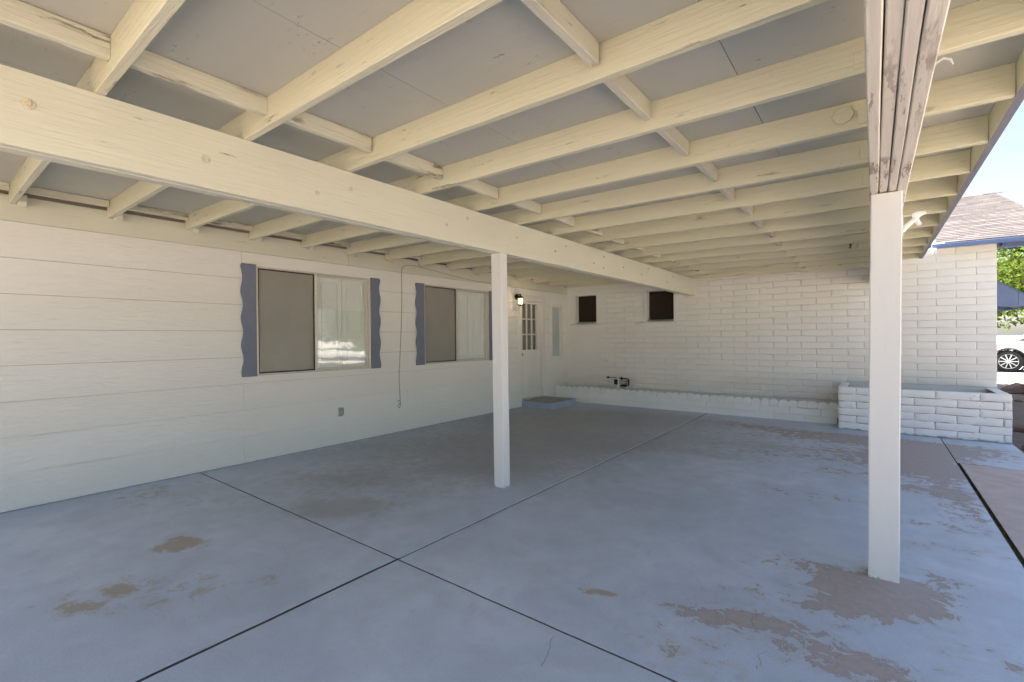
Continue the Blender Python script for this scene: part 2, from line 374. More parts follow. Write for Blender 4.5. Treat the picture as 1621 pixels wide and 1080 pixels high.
WEAR_SHADE = [  # x, y, rx, ry, rot, channel, amount    (paint flaked away = 0, brown stain = 1, grime and painted-in shade = 2)
 (5.10, -5.76, .30, .10, .1, 0, .62), (5.36, -5.98, .16, .11, .2, 0, .75), (5.50, -5.90, .16, .09, -.1, 0, .7), (5.62, -5.50, .15, .07, -.5, 0, .62),
 (5.55, -5.70, .14, .07, -.4, 0, .6), (5.14, -5.95, .10, .07, 0, 0, .62), (5.40, -5.70, .14, .10, 0, 0, .6), (5.30, -6.58, .22, .10, .2, 0, .72), (5.22, -6.15, .13, .09, .2, 0, .42),
 (4.72, -6.62, .26, .05, .0, 0, .5), (4.86, -6.52, .2, .05, .4, 0, .5), (4.95, -6.48, .3, .08, 0, 0, .42), (4.26, -6.69, .06, .03, .4, 1, .9), (4.20, -6.73, .06, .03, .4, 1, .75),
 (4.60, -1.75, .55, .22, 0, 0, .50), (5.05, -2.45, .60, .30, .2, 0, .52), (5.62, -2.85, .45, .28, .2, 0, .62), (5.2, -1.35, .8, .18, 0, 0, .52), (5.55, -3.65, .32, .12, .1, 0, .55),
 (5.15, -3.4, .45, .16, .2, 0, .45), (5.8, -2.2, .35, .5, .2, 0, .6), (5.5, -1.7, .6, .3, 0, 0, .5), (6.3, -1.6, .5, .4, 0, 0, .45), (4.0, -1.4, .6, .2, 0, 0, .42), (3.5, -1.2, .5, .2, 0, 0, .3),
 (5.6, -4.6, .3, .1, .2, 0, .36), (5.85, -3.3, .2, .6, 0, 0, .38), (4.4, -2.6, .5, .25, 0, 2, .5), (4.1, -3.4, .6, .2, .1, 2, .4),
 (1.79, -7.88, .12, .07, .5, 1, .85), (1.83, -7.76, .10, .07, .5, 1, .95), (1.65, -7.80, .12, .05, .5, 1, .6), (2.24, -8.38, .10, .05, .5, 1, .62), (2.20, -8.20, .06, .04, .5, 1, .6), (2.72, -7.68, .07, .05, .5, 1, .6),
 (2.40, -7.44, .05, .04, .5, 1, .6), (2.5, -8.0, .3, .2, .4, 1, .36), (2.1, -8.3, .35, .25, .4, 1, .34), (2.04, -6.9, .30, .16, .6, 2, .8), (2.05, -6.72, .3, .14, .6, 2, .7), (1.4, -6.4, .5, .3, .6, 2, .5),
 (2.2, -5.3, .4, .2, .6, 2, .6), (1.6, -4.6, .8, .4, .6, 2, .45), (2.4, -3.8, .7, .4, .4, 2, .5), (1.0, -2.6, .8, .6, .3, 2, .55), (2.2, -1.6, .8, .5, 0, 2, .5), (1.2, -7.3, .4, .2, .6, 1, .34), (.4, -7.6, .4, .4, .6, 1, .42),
 (4.9, -4.35, .6, .14, .15, 0, .38), (5.7, -5.0, .25, .1, .2, 0, .40), (4.35, -3.0, .7, .16, .1, 0, .36), (5.75, -6.2, .2, .12, .3, 0, .40), (5.0, -6.2, .35, .12, .2, 0, .36), (5.9, -4.1, .12, .5, 0, 0, .40), (3.9, -2.1, .6, .15, .1, 0, .36), (1.2, -5.2, 1.5, 1.6, 0, 2, .55), (1.5, -2.5, 1.6, 1.6, 0, 2, .65), (3.3, -1.5, 1.3, .8, 0, 2, .45), (2.6, -4.3, .8, 1.2, 0, 2, .35), (3.6, -2.9, .9, .5, 0, 2, .35), (4.7, -6.9, .3, .15, 0, 0, .36), (5.0, -6.3, .6, .3, 0, 2, .35), (4.4, -5.2, .5, .3, 0, 2, .25), (5.6, -6.9, .3, .2, 0, 0, .4)]  # widest grime ellipses paint the left and back floor darker, as shade
def wear_shade_at(x, y):
    c = [0, 0, 0]
    for (px, py, rx, ry, a, ch, am) in WEAR_SHADE:
        dx, dy = x - px, y - py; ca, sa = math.cos(a), math.sin(a); u = (dx * ca + dy * sa) / rx; v = (-dx * sa + dy * ca) / ry; q = u * u + v * v
        if q < 6: c[ch] += am * 1.1 * math.exp(-q * .75)
    return [min(1.2, k) for k in c]
def slab(x0, x1, y0, y1, mat='floor', step=.045, dense=True, ztop=0.):
    nx = max(2, int((x1 - x0) / step)) if dense else 2; ny = max(2, int((y1 - y0) / step)) if dense else 2
    vs, fs = [], []
    for j in range(ny + 1):
        for i in range(nx + 1):
            x = x0 + (x1 - x0) * i / nx; y = y0 + (y1 - y0) * j / ny
            e = (i in (0, nx)) or (j in (0, ny)); z = ztop - (.002 if e else 0)
            if dense: z += .0022 * mnoise.noise((x * .9, y * .9, 3.)) - (.003 if e else 0) * abs(mnoise.noise((x * 6, y * 6, 1.)))
            vs.append((x, y, z))
    W = nx + 1
    for j in range(ny):
        for i in range(nx): fs.append((j * W + i, j * W + i + 1, (j + 1) * W + i + 1, (j + 1) * W + i))
    ring = [i for i in range(W)] + [j * W + nx for j in range(1, ny + 1)] + [ny * W + i for i in range(nx - 1, -1, -1)] + [j * W for j in range(ny - 1, 0, -1)]
    o = len(vs); vs += [(vs[k][0], vs[k][1], -.033) for k in ring]; n = len(ring)
    fs += [(ring[(k + 1) % n], ring[k], o + k, o + (k + 1) % n) for k in range(n)]
    me = bpy.data.meshes.new('slab'); me.from_pydata(vs, [], fs); me.materials.append(M[mat]); me.materials.append(M['gap'])
    for p in me.polygons[-n:]: p.material_index = 1
    if dense:
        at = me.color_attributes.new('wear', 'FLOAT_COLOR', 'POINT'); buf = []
        for v in vs: buf += wear_shade_at(v[0], v[1]) + [1]
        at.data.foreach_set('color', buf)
    return inst('floor_slab', me, base)
G = .005; G2 = .009
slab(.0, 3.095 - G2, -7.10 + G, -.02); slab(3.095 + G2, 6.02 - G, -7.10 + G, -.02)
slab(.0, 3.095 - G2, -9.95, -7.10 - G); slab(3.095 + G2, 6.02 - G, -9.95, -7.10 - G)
slab(6.02 + G * .8, 6.655, -2.33, -.02)
slab(6.02 + .024, 6.655, -9.95, -2.33 - G, 'slab', dense=False)
f = MB(); f.box(3.0862, 3.0935, -7.085, -1.15, -.032, .0045); f.build('joint_filler', M['bead'], base, .003)
f = MB(); f.box(3.0936, 3.1038, -7.085, -.03, -.032, -.002); f.build('joint_dirt', M['gap'], base)
# hairline cracks
for pts_ in ([(4.90, -6.40), (4.915, -6.45), (4.90, -6.50), (4.918, -6.56)], [(4.98, -6.85), (4.99, -6.80), (4.975, -6.76), (5.0, -6.70)], [(4.235, -7.16), (4.25, -7.21), (4.285, -7.27), (4.30, -7.36)]):
    fine_ = []
    for a_, b_ in zip(pts_[:-1], pts_[1:]):
        for t_ in range(8): fine_.append((a_[0] + (b_[0] - a_[0]) * t_ / 8 + random.uniform(-.004, .004), a_[1] + (b_[1] - a_[1]) * t_ / 8 + random.uniform(-.004, .004)))
    f = MB(); n_ = len(fine_)
    f.add([(x - .0008, y - .0006, .0032) for x, y in fine_] + [(x + .0008, y + .0006, .0032) for x, y in fine_], [(k, k + 1, n_ + k + 1, n_ + k) for k in range(n_ - 1)]); f.build('crack', M['gap'], base)
# dry weeds and dirt in the wide joint beside the pink slab
b = MB()
for i in range(420):
    y = -2.4 - 7.5 * random.random(); x = 6.02 + random.random() * .024; h_ = .006 + .022 * random.random() ** 3; a = random.random() * 6.28; lx, ly = .02 * random.uniform(-1, 1), .02 * random.uniform(-1, 1)
    b.add([(x + .002 * math.cos(a), y + .002 * math.sin(a), -.016), (x - .002 * math.cos(a), y - .002 * math.sin(a), -.016), (x + lx, y + ly, h_)], [(0, 1, 2)])
o = b.build('joint_weeds', M['weed']); tag(o, 'tiny dry weeds growing in the wide joint beside the pink concrete slab', 'weeds', kind='stuff')
# bare concrete walk continuing to the right of the slab joint
sheet('side_path', [(6.665, -9.95), (7.6, -9.95), (7.6, -2.9), (6.665, -1.33)], -.02, M['slab'], .05)
b = MB(); b.add([(6.665, -1.33, -.035), (7.6, -2.9, -.035), (10.5, -2.9, -.035), (10.5, 7.2, -.035), (6.665, 7.2, -.035)], [(0, 1, 2, 3, 4)]); b.build('planting_bed', M['soil'])['kind'] = 'structure'
sheet('bounce_gravel_bed', [(0, -22), (13, -22), (13, -2.92), (7.62, -2.92), (7.62, -9.97), (0, -9.97)], -.04, M['redgravel'])  # unseen bed added behind and beside the camera to dim and warm bounce
sheet('gravel_strip', [(6.7, 7.2), (30, 7.2), (30, 9.9), (6.7, 9.9)], -.045, M['gravel'])
sheet('walkway', [(6.7, 9.9), (30, 9.9), (30, 11.9), (6.7, 11.9)], .0, M['path'], .1)
sheet('driveway', [(5.5, 11.9), (32, 11.9), (32, 22), (5.5, 22)], .02, M['drive'], .1)
sheet('street', [(-120, 26), (160, 26), (160, 34), (-120, 34)], -.05, M['road'])

# ------------------------------------------------------------------ the house
house = empty('house'); tag(house, 'cream house with lap siding, painted block wall and blue trim around the covered patio', 'house')
WIN = [(-6.548, -5.082, .928, 2.128), (-4.142, -2.648, .935, 2.135)]
DOOR = (-1.80, -.895, 0., 2.125); SIDE = (-.66, -.20, .86, 2.035)
HOLES = WIN + [DOOR, SIDE]
wall = MB()
for (y0, y1, z0, z1) in minus([(-13, .0, -.05, 2.56)], HOLES): wall.box(-.16, 0, y0, y1, z0, z1)
wall = wall.build('siding_wall', M['mortard'], house)
ZR = [.004, .291, .572, .853, 1.136, 1.418, 1.699, 1.981, 2.264]
def board(y0, y1, i, holes):
    z0, z1 = ZR[i], ZR[i + 1]
    for (a0, a1, c0, c1) in minus([(y0, y1, z0, z1 + (.0 if i == 7 else -.0035))], holes):
        b = MB(); n = max(1, int((a1 - a0) / .6))
        for k in range(n):
            p0, p1 = a0 + (a1 - a0) * k / n, a0 + (a1 - a0) * (k + 1) / n
            X = lambda y, z: .023 - .012 * (z - z0) / (z1 - z0) + .0013 * mnoise.noise((y * .8, z * 2, i * 3.))
            b.hexa([(.001, p0, c0), (X(p0, c0), p0, c0), (X(p1, c0), p1, c0), (.001, p1, c0), (.001, p0, c1), (X(p0, c1), p0, c1), (X(p1, c1), p1, c1), (.001, p1, c1)])
        b.build('siding_board', M['siding'], wall)
for i in range(8):
    segs = [(-12.9, -6.684), (-6.681, -1.835)] if i in (0, 2, 4, 7) else [(-12.9, -4.46), (-4.457, -1.835)]
    for s0, s1 in segs + [(-1.832, -.001)]: board(s0, s1, i, [(h[0] + (.0 if k < 2 else -.0), h[1], h[2], h[3]) for k, h in enumerate(HOLES)])
for y0, y1 in ((-12.9, -5.402), (-5.399, -.001)): bx('frieze_board', M['trim'], house, .001, .03, y0, y1, 2.266, 2.468, .003)
bx('base_flashing', M['steptop'], house, .001, .012, -12.9, -1.84, -.016, .003)

def rect_frame(b, x0, x1, y0, y1, z0, z1, t, tb=None):
    tb = tb or t
    b.box(x0, x1, y0, y0 + t, z0, z1); b.box(x0, x1, y1 - t, y1, z0, z1)
    b.box(x0, x1, y0 + t, y1 - t, z1 - tb, z1); b.box(x0, x1, y0 + t, y1 - t, z0, z0 + tb)
def slider(h, div):
    y0, y1, z0, z1 = h; e = empty('window', (0, (y0 + y1) / 2, z0)); e.parent = house; e.matrix_parent_inverse = Matrix()
    ym = y0 + (y1 - y0) * div
    def put(b, nm, mt, bev=0.):
        o = b.build(nm, mt, None, bev); o.location = (0, -(y0 + y1) / 2, -z0); o.parent = e; return o
    b = MB(); rect_frame(b, -.055, .034, y0 + .001, y1 - .001, z0 + .001, z1 - .001, .020); b.box(-.05, .040, y0 + .021, y1 - .021, z0 - .004 + .005, z0 + .012); put(b, 'window_frame', M['alu'], .002)
    b = MB(); b.box(-.012, .028, ym - .017, ym + .017, z0 + .021, z1 - .021); put(b, 'mullion', M['alu'], .002)
    b = MB(); rect_frame(b, -.03, -.012, ym + .018, y1 - .021, z0 + .022, z1 - .022, .022); put(b, 'sash', M['alu'], .002)
    b = MB(); rect_frame(b, .008, .022, y0 + .021, ym - .018, z0 + .022, z1 - .022, .014); put(b, 'screen_frame', M['bronze'], .001)
    b = MB(); b.box(.012, .014, y0 + .035, ym - .032, z0 + .036, z1 - .036); put(b, 'sun_screen', M['screen'])
    b = MB(); b.box(-.022, -.019, ym + .040, y1 - .043, z0 + .044, z1 - .044); put(b, 'pane', M['glass'])
    b = MB(); b.box(-.032, -.029, y0 + .022, ym - .018, z0 + .022, z1 - .022); put(b, 'pane', M['glass'])
    # closed white panel shutters inside the room
    w_ = (y1 - y0) / 4
    for k in range(4):
        a0, a1 = y0 + .02 + k * (w_ - .01), y0 + .02 + (k + 1) * (w_ - .01) - .006
        b = MB(); rect_frame(b, -.075, -.048, a0, a1, z0 + .022, z1 - .022, .055, .08); b.box(-.073, -.066, a0 + .055, a1 - .055, z0 + .102, z1 - .102); b.box(-.0725, -.056, a0 + .080, a1 - .080, z0 + .13, z1 - .13)
        put(b, 'inside_shutter', M['inner'], .003)
    b = MB(); b.box(-.16, -.09, y0 + .01, y1 - .01, z0 + .01, z1 - .01); put(b, 'room_backing', M['dark'])
    return e
slider(WIN[0], .475); slider(WIN[1], .47)
def shutter(yin, yout, z0, z1):
    n = 48; poly = []; w_ = yout - yin; sg = 1 if w_ > 0 else -1; per = 4.15
    for k in range(n + 1):
        t = k / n; z = z0 + (z1 - z0) * t; ww = abs(w_) - .011 + .011 * math.cos((1 - t) * per * 2 * math.pi)
        if t > .985: ww -= .012
        poly.append((yin + sg * ww, z))
    poly = [(yin, z0)] + poly + [(yin, z1)]
    b = MB(); b.prism(poly, 'X', .024, .046); return b.build('shutter', M['shutter'], house, .002)
shutter(-6.550, -6.705, .925, 2.14); shutter(-5.080, -4.930, .925, 2.14)
shutter(-4.144, -4.305, .93, 2.142); shutter(-2.646, -2.505, .93, 2.142)

# door, sidelight
d = empty('door'); d.parent = house
b = MB(); b.box(-.10, .036, -1.80, -1.69, .0, 2.03); b.box(-.10, .036, -.955, -.895, .0, 2.03); b.box(-.10, .036, -1.80, -.895, 2.031, 2.125); b.build('door_casing', M['white'], d, .004)
b = MB(); b.box(-.02, .048, -1.815, -.88, 2.126, 2.15); b.build('drip_cap', M['white'], d, .004)
PY0, PY1, PZ0, PZ1 = -1.625, -1.12, 1.085, 1.985
b = MB()
for (a0, a1, c0, c1) in minus([(-1.688, -.957, .15, 2.028)], [(PY0, PY1, PZ0, PZ1)]): b.box(-.06, -.012, a0, a1, c0, c1)
b.build('door_leaf', M['white'], d)
b = MB(); rect_frame(b, -.016, .0, PY0 - .02, PY1 + .02, PZ0 - .02, PZ1 + .02, .022); b.build('glazing_trim', M['white'], d, .003)
for k in (1, 2):
    yy = PY0 + (PY1 - PY0) * k / 3; bx('muntin', M['white'], d, -.04, -.008, yy - .012, yy + .012, PZ0, PZ1, .003)
    zz = PZ0 + (PZ1 - PZ0) * k / 3; bx('muntin', M['white'], d, -.041, -.009, PY0, PY1, zz - .012, zz + .012, .003)
for i in range(3):
    for j in range(3):
        a0 = PY0 + (PY1 - PY0) * i / 3 + .012; a1 = PY0 + (PY1 - PY0) * (i + 1) / 3 - .012; c0 = PZ0 + (PZ1 - PZ0) * j / 3 + .012; c1 = PZ0 + (PZ1 - PZ0) * (j + 1) / 3 - .012
        bx('pane', M['glass'], d, -.036, -.033, a0, a1, c0, c1)
b = MB()
for k in range(7): b.prism([(PY0 - .03 + k * .082, PZ0 - .05), (PY0 + .05 + k * .082, PZ0 - .05), (PY0 + .05 + k * .082, PZ1 + .05), (PY0 - .03 + k * .082, PZ1 + .05)], 'X', -.098 - .012 * (k % 2), -.085 - .012 * (k % 2))
b.build('inside_curtain', simple('grey green curtain', (.16, .16, .14), .9, .1, 6, 0), d)
for y0, y1 in ((-1.60, -1.36), (-1.30, -1.06)):
    b = MB(); rect_frame(b, -.013, -.004, y0, y1, .30, .92, .02); b.build('moulding', M['white'], d, .004)
b = MB(); b.lathe((-.012, -1.628, .995), [(.028, 0), (.030, .006), (.026, .014), (.012, .016), (.011, .024), (.0, .024)], 'X', 18); b.build('deadbolt', M['brass'], d, 0, 1, True)
b = MB(); b.box(-.10, .05, -1.70, -.945, .124, .149); b.build('threshold', M['alu'], d, .003)
bx('hall_backing', M['dark'], d, -.16, -.125, -1.79, -.9, .0, 2.1)
sl = empty('sidelight'); sl.parent = house
b = MB(); rect_frame(b, -.05, .034, SIDE[0] + .001, SIDE[1] - .001, SIDE[2] + .001, SIDE[3] - .001, .05); b.build('sidelight_trim', M['white'], sl, .004)
bx('pane', M['frost'], sl, -.03, -.02, SIDE[0] + .05, SIDE[1] - .05, SIDE[2] + .05, SIDE[3] - .05)
b = MB(); rect_frame(b, -.02, .0, SIDE[0] + .051, SIDE[1] - .051, SIDE[2] + .051, SIDE[3] - .051, .02); b.build('stop', M['white'], sl, .002)

# painted block wall, brick by brick
BW = [(.225, .75, 1.611, 2.223), (1.812, 2.372, 1.611, 2.223)]
CH = .1018; ZB = 1.203 - 12 * CH
bw = MB()
for (x0, x1, z0, z1) in minus([(.0, 6.65, -.05, 2.53)], BW): bw.box(x0, x1, -.0036, .16, z0, z1)
bwall = bw.build('brick_wall', M['mortar'], house)
def brick_mesh(Lb, Hb, rough, seed):
    rg = random.Random(seed); us = [0, .014, Lb * .25, Lb * .5, Lb * .75, Lb - .014, Lb]; vs_ = [0, .012, Hb * .5, Hb - .012, Hb]; vs, fs = [], []
    for j, v in enumerate(vs_):
        for i, u in enumerate(us):
            ed = i in (0, 6) or j in (0, 4); y = (-.0053 if ed else -.0063 if rough < 2 else -.0095) + rg.uniform(-1, 1) * .0008 * rough
            if j == 2 and not ed: y -= .002 * rough
            vs.append((u + (rg.uniform(-1, 1) * .0022 * rough if i in (0, 6) else 0), y, v + (rg.uniform(-1, 1) * .0022 * rough if j in (0, 4) else 0)))
    for j in range(4):
        for i in range(6): a = j * 7 + i; fs.append((a, a + 1, a + 8, a + 7))
    ring = list(range(7)) + [j * 7 + 6 for j in range(1, 5)] + [28 + i for i in range(5, -1, -1)] + [j * 7 for j in range(3, 0, -1)]
    o = len(vs); n = len(ring); vs += [(vs[k][0], .008, vs[k][2]) for k in ring]; fs += [(ring[(k + 1) % n], ring[k], o + k, o + (k + 1) % n) for k in range(n)]
    return vs, fs
def brick_data(Lb, Hb, rough, cnt, mat, seed=1):
    res = []
    for k in range(cnt):
        vs, fs = brick_mesh(Lb, Hb, rough, seed + k); me = bpy.data.meshes.new('brick'); me.from_pydata(vs, [], fs); me.materials.append(mat)
        for p in me.polygons: p.use_smooth = True
        res.append(me)
    return res
J = .0042
BMESH = brick_data(.4064 - J, CH - J, 1.0, 10, M['brick'])
spots = []
for r in range(0, 25):
    z0 = ZB + r * CH
    off = (.356 if (r % 2 == 1) else .356 - .2032)
    k = -1
    while True:
        x0 = off + .4064 * k; x1 = x0 + .4064; k += 1
        if x0 > 6.65: break
        x0, x1 = max(x0, 0), min(x1, 6.65)
        if x1 - x0 < .03: continue
        for (a0, a1, c0, c1) in minus([(x0, x1, z0 + .004, z0 + CH - .004)], BW):
            if a1 - a0 > .04: spots.append((a0 + (J / 2), a1 - J / 2, z0 + J / 2))
# largest on screen: nearest the camera and not behind the low edging wall
vis = [q for q in spots if q[2] > .24 and q[2] < 2.46 and not (q[0] > 4.97 and q[2] < .5)]
vis.sort(key=lambda q: -q[1] - q[0]); show = set(vis[:300])
rest = MB()
for i, q in enumerate(spots):
    sx = (q[1] - q[0]) / (.4064 - J)
    if q in show: inst('brick', BMESH[(i * 7) % 10], bwall, (q[0], -.0001 * (i % 5), q[2]), (0, 0, 0), (sx, 1, 1))
    else:
        vs, fs = brick_mesh(q[1] - q[0], CH - J, 1., i) if q[1] - q[0] > .06 else brick_mesh(.06, CH - J, .5, i)
        rest.add([(v[0] + q[0], v[1], v[2] + q[2]) for v in vs], fs)
o = rest.build('brick', M['brick'], bwall, 0, 1, True); o['kind'] = 'stuff'
for (x0, x1, z0, z1) in BW:
    e = empty('small_window'); e.parent = house
    b = MB(); b.box(x0 - .035, x0 + .03, -.03, .13, z0 + .001, z1 + .004); b.box(x1 - .012, x1 + .012, -.012, .13, z0 + .001, z1); b.box(x0 + .03, x1 - .012, -.008, .13, z1 - .02, z1); b.build('window_frame', M['post'], e, .006)
    b = MB(); b.prism([(-.075, z0 - .045), (.13, z0 - .03), (.13, z0 + .05), (-.055, z0 - .008), (-.075, z0 - .022)], 'X', x0 - .09, x1 + .03)
    b.build('sill', M['post'], e, .006)
    b = MB(); b.box(x0 + .031, x1 - .013, .105, .108, z0 + .03, z1 - .021); b.build('insect_screen', M['screend'], e)
    b = MB(); b.box(x0 + .031, x1 - .013, .120, .124, z0 + .03, z1 - .021); b.build('pane', M['glass'], e)
    bx('room_backing', M['dark'], e, x0 + .031, x1 - .013, .132, .158, z0, z1)
# gable end wall and rear walls
gw = MB(); gw.box(6.49, 6.65, .161, 8.9, -.05, 2.53); gw.prism([(.02, 2.531), (8.9, 2.531), (4.45, 3.98)], 'X', 6.49, 6.65); gw.build('gable_wall', M['mortar'], house)
bx('rear_wall', M['mortar'], house, -9, 6.488, 8.74, 8.9, -.05, 2.53)
bx('rear_wall', M['mortar'], house, -9, -8.84, -13, 8.738, -.05, 2.53)
bx('rear_wall', M['mortar'], house, -8.838, -.162, -13, -12.84, -.05, 2.53)
bx('rear_wall', M['mortar'], house, 2.0, 2.1, .5, 8.0, -.05, 2.5)

# house roof over the block wall (ridge parallel to that wall, gable rake at the right)
PIT = 1.58 / 4.75; EY, EZ = -.30, 2.545
roof = empty('house_roof'); roof.parent = house
b = MB()
def rz(y): return EZ + PIT * (y - EY)
b.prism([(EY, rz(EY) - .03), (4.45, rz(4.45) - .03), (4.45, rz(4.45)), (EY, rz(EY))], 'X', 5.98, 7.25)
b.prism([(.03, rz(.03) - .03), (4.45, rz(4.45) - .03), (4.45, rz(4.45)), (.03, rz(.03))], 'X', -9.4, 5.978)
b.prism([(4.452, rz(4.45) - .03), (9.4, rz(4.45) - .03 - PIT * 4.95), (9.4, rz(4.45) - PIT * 4.95), (4.452, rz(4.45))], 'X', -9.4, 7.25)
b.build('roof_deck', M['steptop'], roof)
b = MB(); b.hexa([(.0, -13.2, 2.575), (.0, .0, 2.575), (-4.6, .0, 3.9), (-4.6, -13.2, 3.9), (.0, -13.2, 2.605), (.0, .0, 2.605), (-4.6, .0, 3.93), (-4.6, -13.2, 3.93)]); b.hexa([(-4.602, -13.2, 3.9), (-4.602, .0, 3.9), (-9.4, .0, 2.55), (-9.4, -13.2, 2.55), (-4.602, -13.2, 3.93), (-4.602, .0, 3.93), (-9.4, .0, 2.58), (-9.4, -13.2, 2.58)])
b.build('roof_deck', M['shingle'], roof)
cosp = 1 / math.hypot(1, PIT); ang = math.atan(PIT)
SH = []
for k in range(4):
    rg = random.Random(k); b = MB(); b.hexa([(0, 0, .001), (.30, rg.uniform(-.004, .004), .001), (.30, .19, .001), (0, .19, .001), (0, 0, .011), (.30, 0, .010), (.30, .19, .003), (0, .19, .003)]); SH.append(b.mesh('shingle', M['shingle']))
tiles = []; row = 0; sdist = -.012
while sdist < 4.75 / cosp:
    x = (5.97 if sdist * cosp < .36 else 5.2) + random.uniform(0, .18)
    while x < 7.27:
        wd = random.choice((.15, .22, .30, .30)); wd = min(wd, 7.275 - x)
        if wd > .03: tiles.append((x, sdist + random.choice((0, 0, 0, -.006)), wd))
        x += wd + .004
    sdist += .135; row += 1
tiles = [t for t in tiles if t[0] > 5.9 or t[1] > .4]
vis = sorted(tiles, key=lambda t: -t[0])[:300]; vset = set(vis); rest = MB()
for i, t in enumerate(tiles):
    y, z = EY + t[1] * cosp, rz(EY + t[1] * cosp)
    if t in vset: inst('shingle', SH[i % 4], roof, (t[0], y, z + .001), (ang, 0, 0), (t[2] / .30, 1, 1))
    else: rest.add([(t[0] + a * t[2], y + c * .19 * cosp, z + c * .19 * math.sin(ang) + h_) for h_ in (.001, .011) for a, c in ((0, 0), (1, 0), (1, 1), (0, 1))], [(3, 2, 1, 0), (4, 5, 6, 7), (0, 1, 5, 4), (1, 2, 6, 5), (2, 3, 7, 6), (3, 0, 4, 7)])
if rest.v: o = rest.build('shingle', M['shingle'], roof); o['kind'] = 'stuff'
b = MB()
for k in range(8): x = 5.2 + k * .27; b.hexa([(x, 4.33, rz(4.33) + .012), (x + .3, 4.33, rz(4.33) + .006), (x + .3, 4.45, rz(4.45) + .012), (x, 4.45, rz(4.45) + .02), (x, 4.33, rz(4.33) + .02), (x + .3, 4.33, rz(4.33) + .012), (x + .3, 4.45, rz(4.45) + .02), (x, 4.45, rz(4.45) + .03)])
b.build('ridge_cap', M['shingle'], roof)
bx('eave_fascia', M['blue'], roof, 5.985, 7.26, EY - .028, EY - .002, 2.478, 2.535, .003)
b = MB(); b.prism([(EY, 2.45), (4.45, 2.45 + PIT * 4.75), (4.45, 2.535 + PIT * 4.75), (EY, 2.535)], 'X', 7.252, 7.285); b.build('rake_board', M['blue'], roof, .003)
bx('eave_soffit', M['trim'], roof, 5.985, 6.648, EY, .0 - .014, 2.512, 2.52)
bx('tail_block', M['hookw'], roof, 5.985, 6.03, EY - .06, EY - .03, 2.405, 2.478, .004)
bx('soffit_beam', M['blue'], roof, 6.655, 7.25, .02, .12, 2.46, 2.55, .004)
bx('lookout_block', M['blue'], roof, 6.70, 6.78, -.05, .018, 2.475, 2.535, .004)

# ------------------------------------------------------------------ patio cover
cover = empty('patio_cover'); tag(cover, 'cream painted timber patio cover with exposed rafters, beams and square posts', 'patio cover')
def rb(x): return 2.402 - .0142 * x            # underside of rafters
RH = .138; SL = math.atan(.0142)
RY = [-8.347 + .59 * k for k in range(-2, 15)]
def rafter_mesh(L_, seed):
    rg = random.Random(seed); n = 12; vs, fs = [], []
    for i in range(n + 1):
        x = L_ * i / n; dy = .004 * mnoise.noise((x * .7, seed * 5.1, 0)); dz = .004 * mnoise.noise((x * .9, seed * 3.3, 9.)); c = .003
        prof = [(-.038 + c, 0), (-c, 0), (0, c), (0, RH - .001), (-.038, RH - .001), (-.038, c)]
        vs += [(x, y + dy, z + (dz if z < .05 else 0)) for y, z in prof]
    for i in range(n):
        for k in range(6): fs.append((i * 6 + k, i * 6 + (k + 1) % 6, (i + 1) * 6 + (k + 1) % 6, (i + 1) * 6 + k))
    fs += [tuple(range(5, -1, -1)), tuple(n * 6 + k for k in range(6))]
    me = bpy.data.meshes.new('rafter'); me.from_pydata(vs, [], fs); me.materials.append(M['raft']); bm = bmesh.new(); bm.from_mesh(me); bmesh.ops.recalc_face_normals(bm, faces=bm.faces); bm.to_mesh(me); bm.free(); return me
RM = [rafter_mesh(5.795, k) for k in range(5)]; RS = rafter_mesh(5.44, 9)
for k, y in enumerate(RY):
    inst('rafter', RS if k == len(RY) - 1 else RM[k % 5], cover, (.034, y, rb(.034)), (0, SL, R(random.uniform(-.12, .12))))
    # house rafter tail poking out beside each patio rafter
    if y < -.3:
        b = MB(); b.prism([(.031, 2.40), (.105, 2.372), (.155, 2.398), (.16, 2.455), (.031, 2.49)], 'Y', y + .004, y + .050); b.build('rafter_tail', M['trim'], cover, .004)
for k in range(len(RY) - 1):
    y0, y1 = RY[k] + .002, RY[k + 1] - .041
    def blk(xr, h_, y0=y0, y1=y1):
        z = rb(xr) + RH; b = MB(); dz = random.uniform(-.004, .006); b.hexa([(xr - .038, y0, z - h_ + dz), (xr, y0, z - h_ + dz), (xr, y1, z - h_), (xr - .038, y1, z - h_), (xr - .038, y0, z - .002), (xr, y0, z - .002), (xr, y1, z - .002), (xr - .038, y1, z - .002)]); b.build('blocking', M['blockp'], cover, .003)
    blk(3.03 + random.uniform(-.012, .012), .088); blk(4.50 + random.uniform(-.012, .012), .088)
    if k < len(RY) - 1: blk(.135, .058)
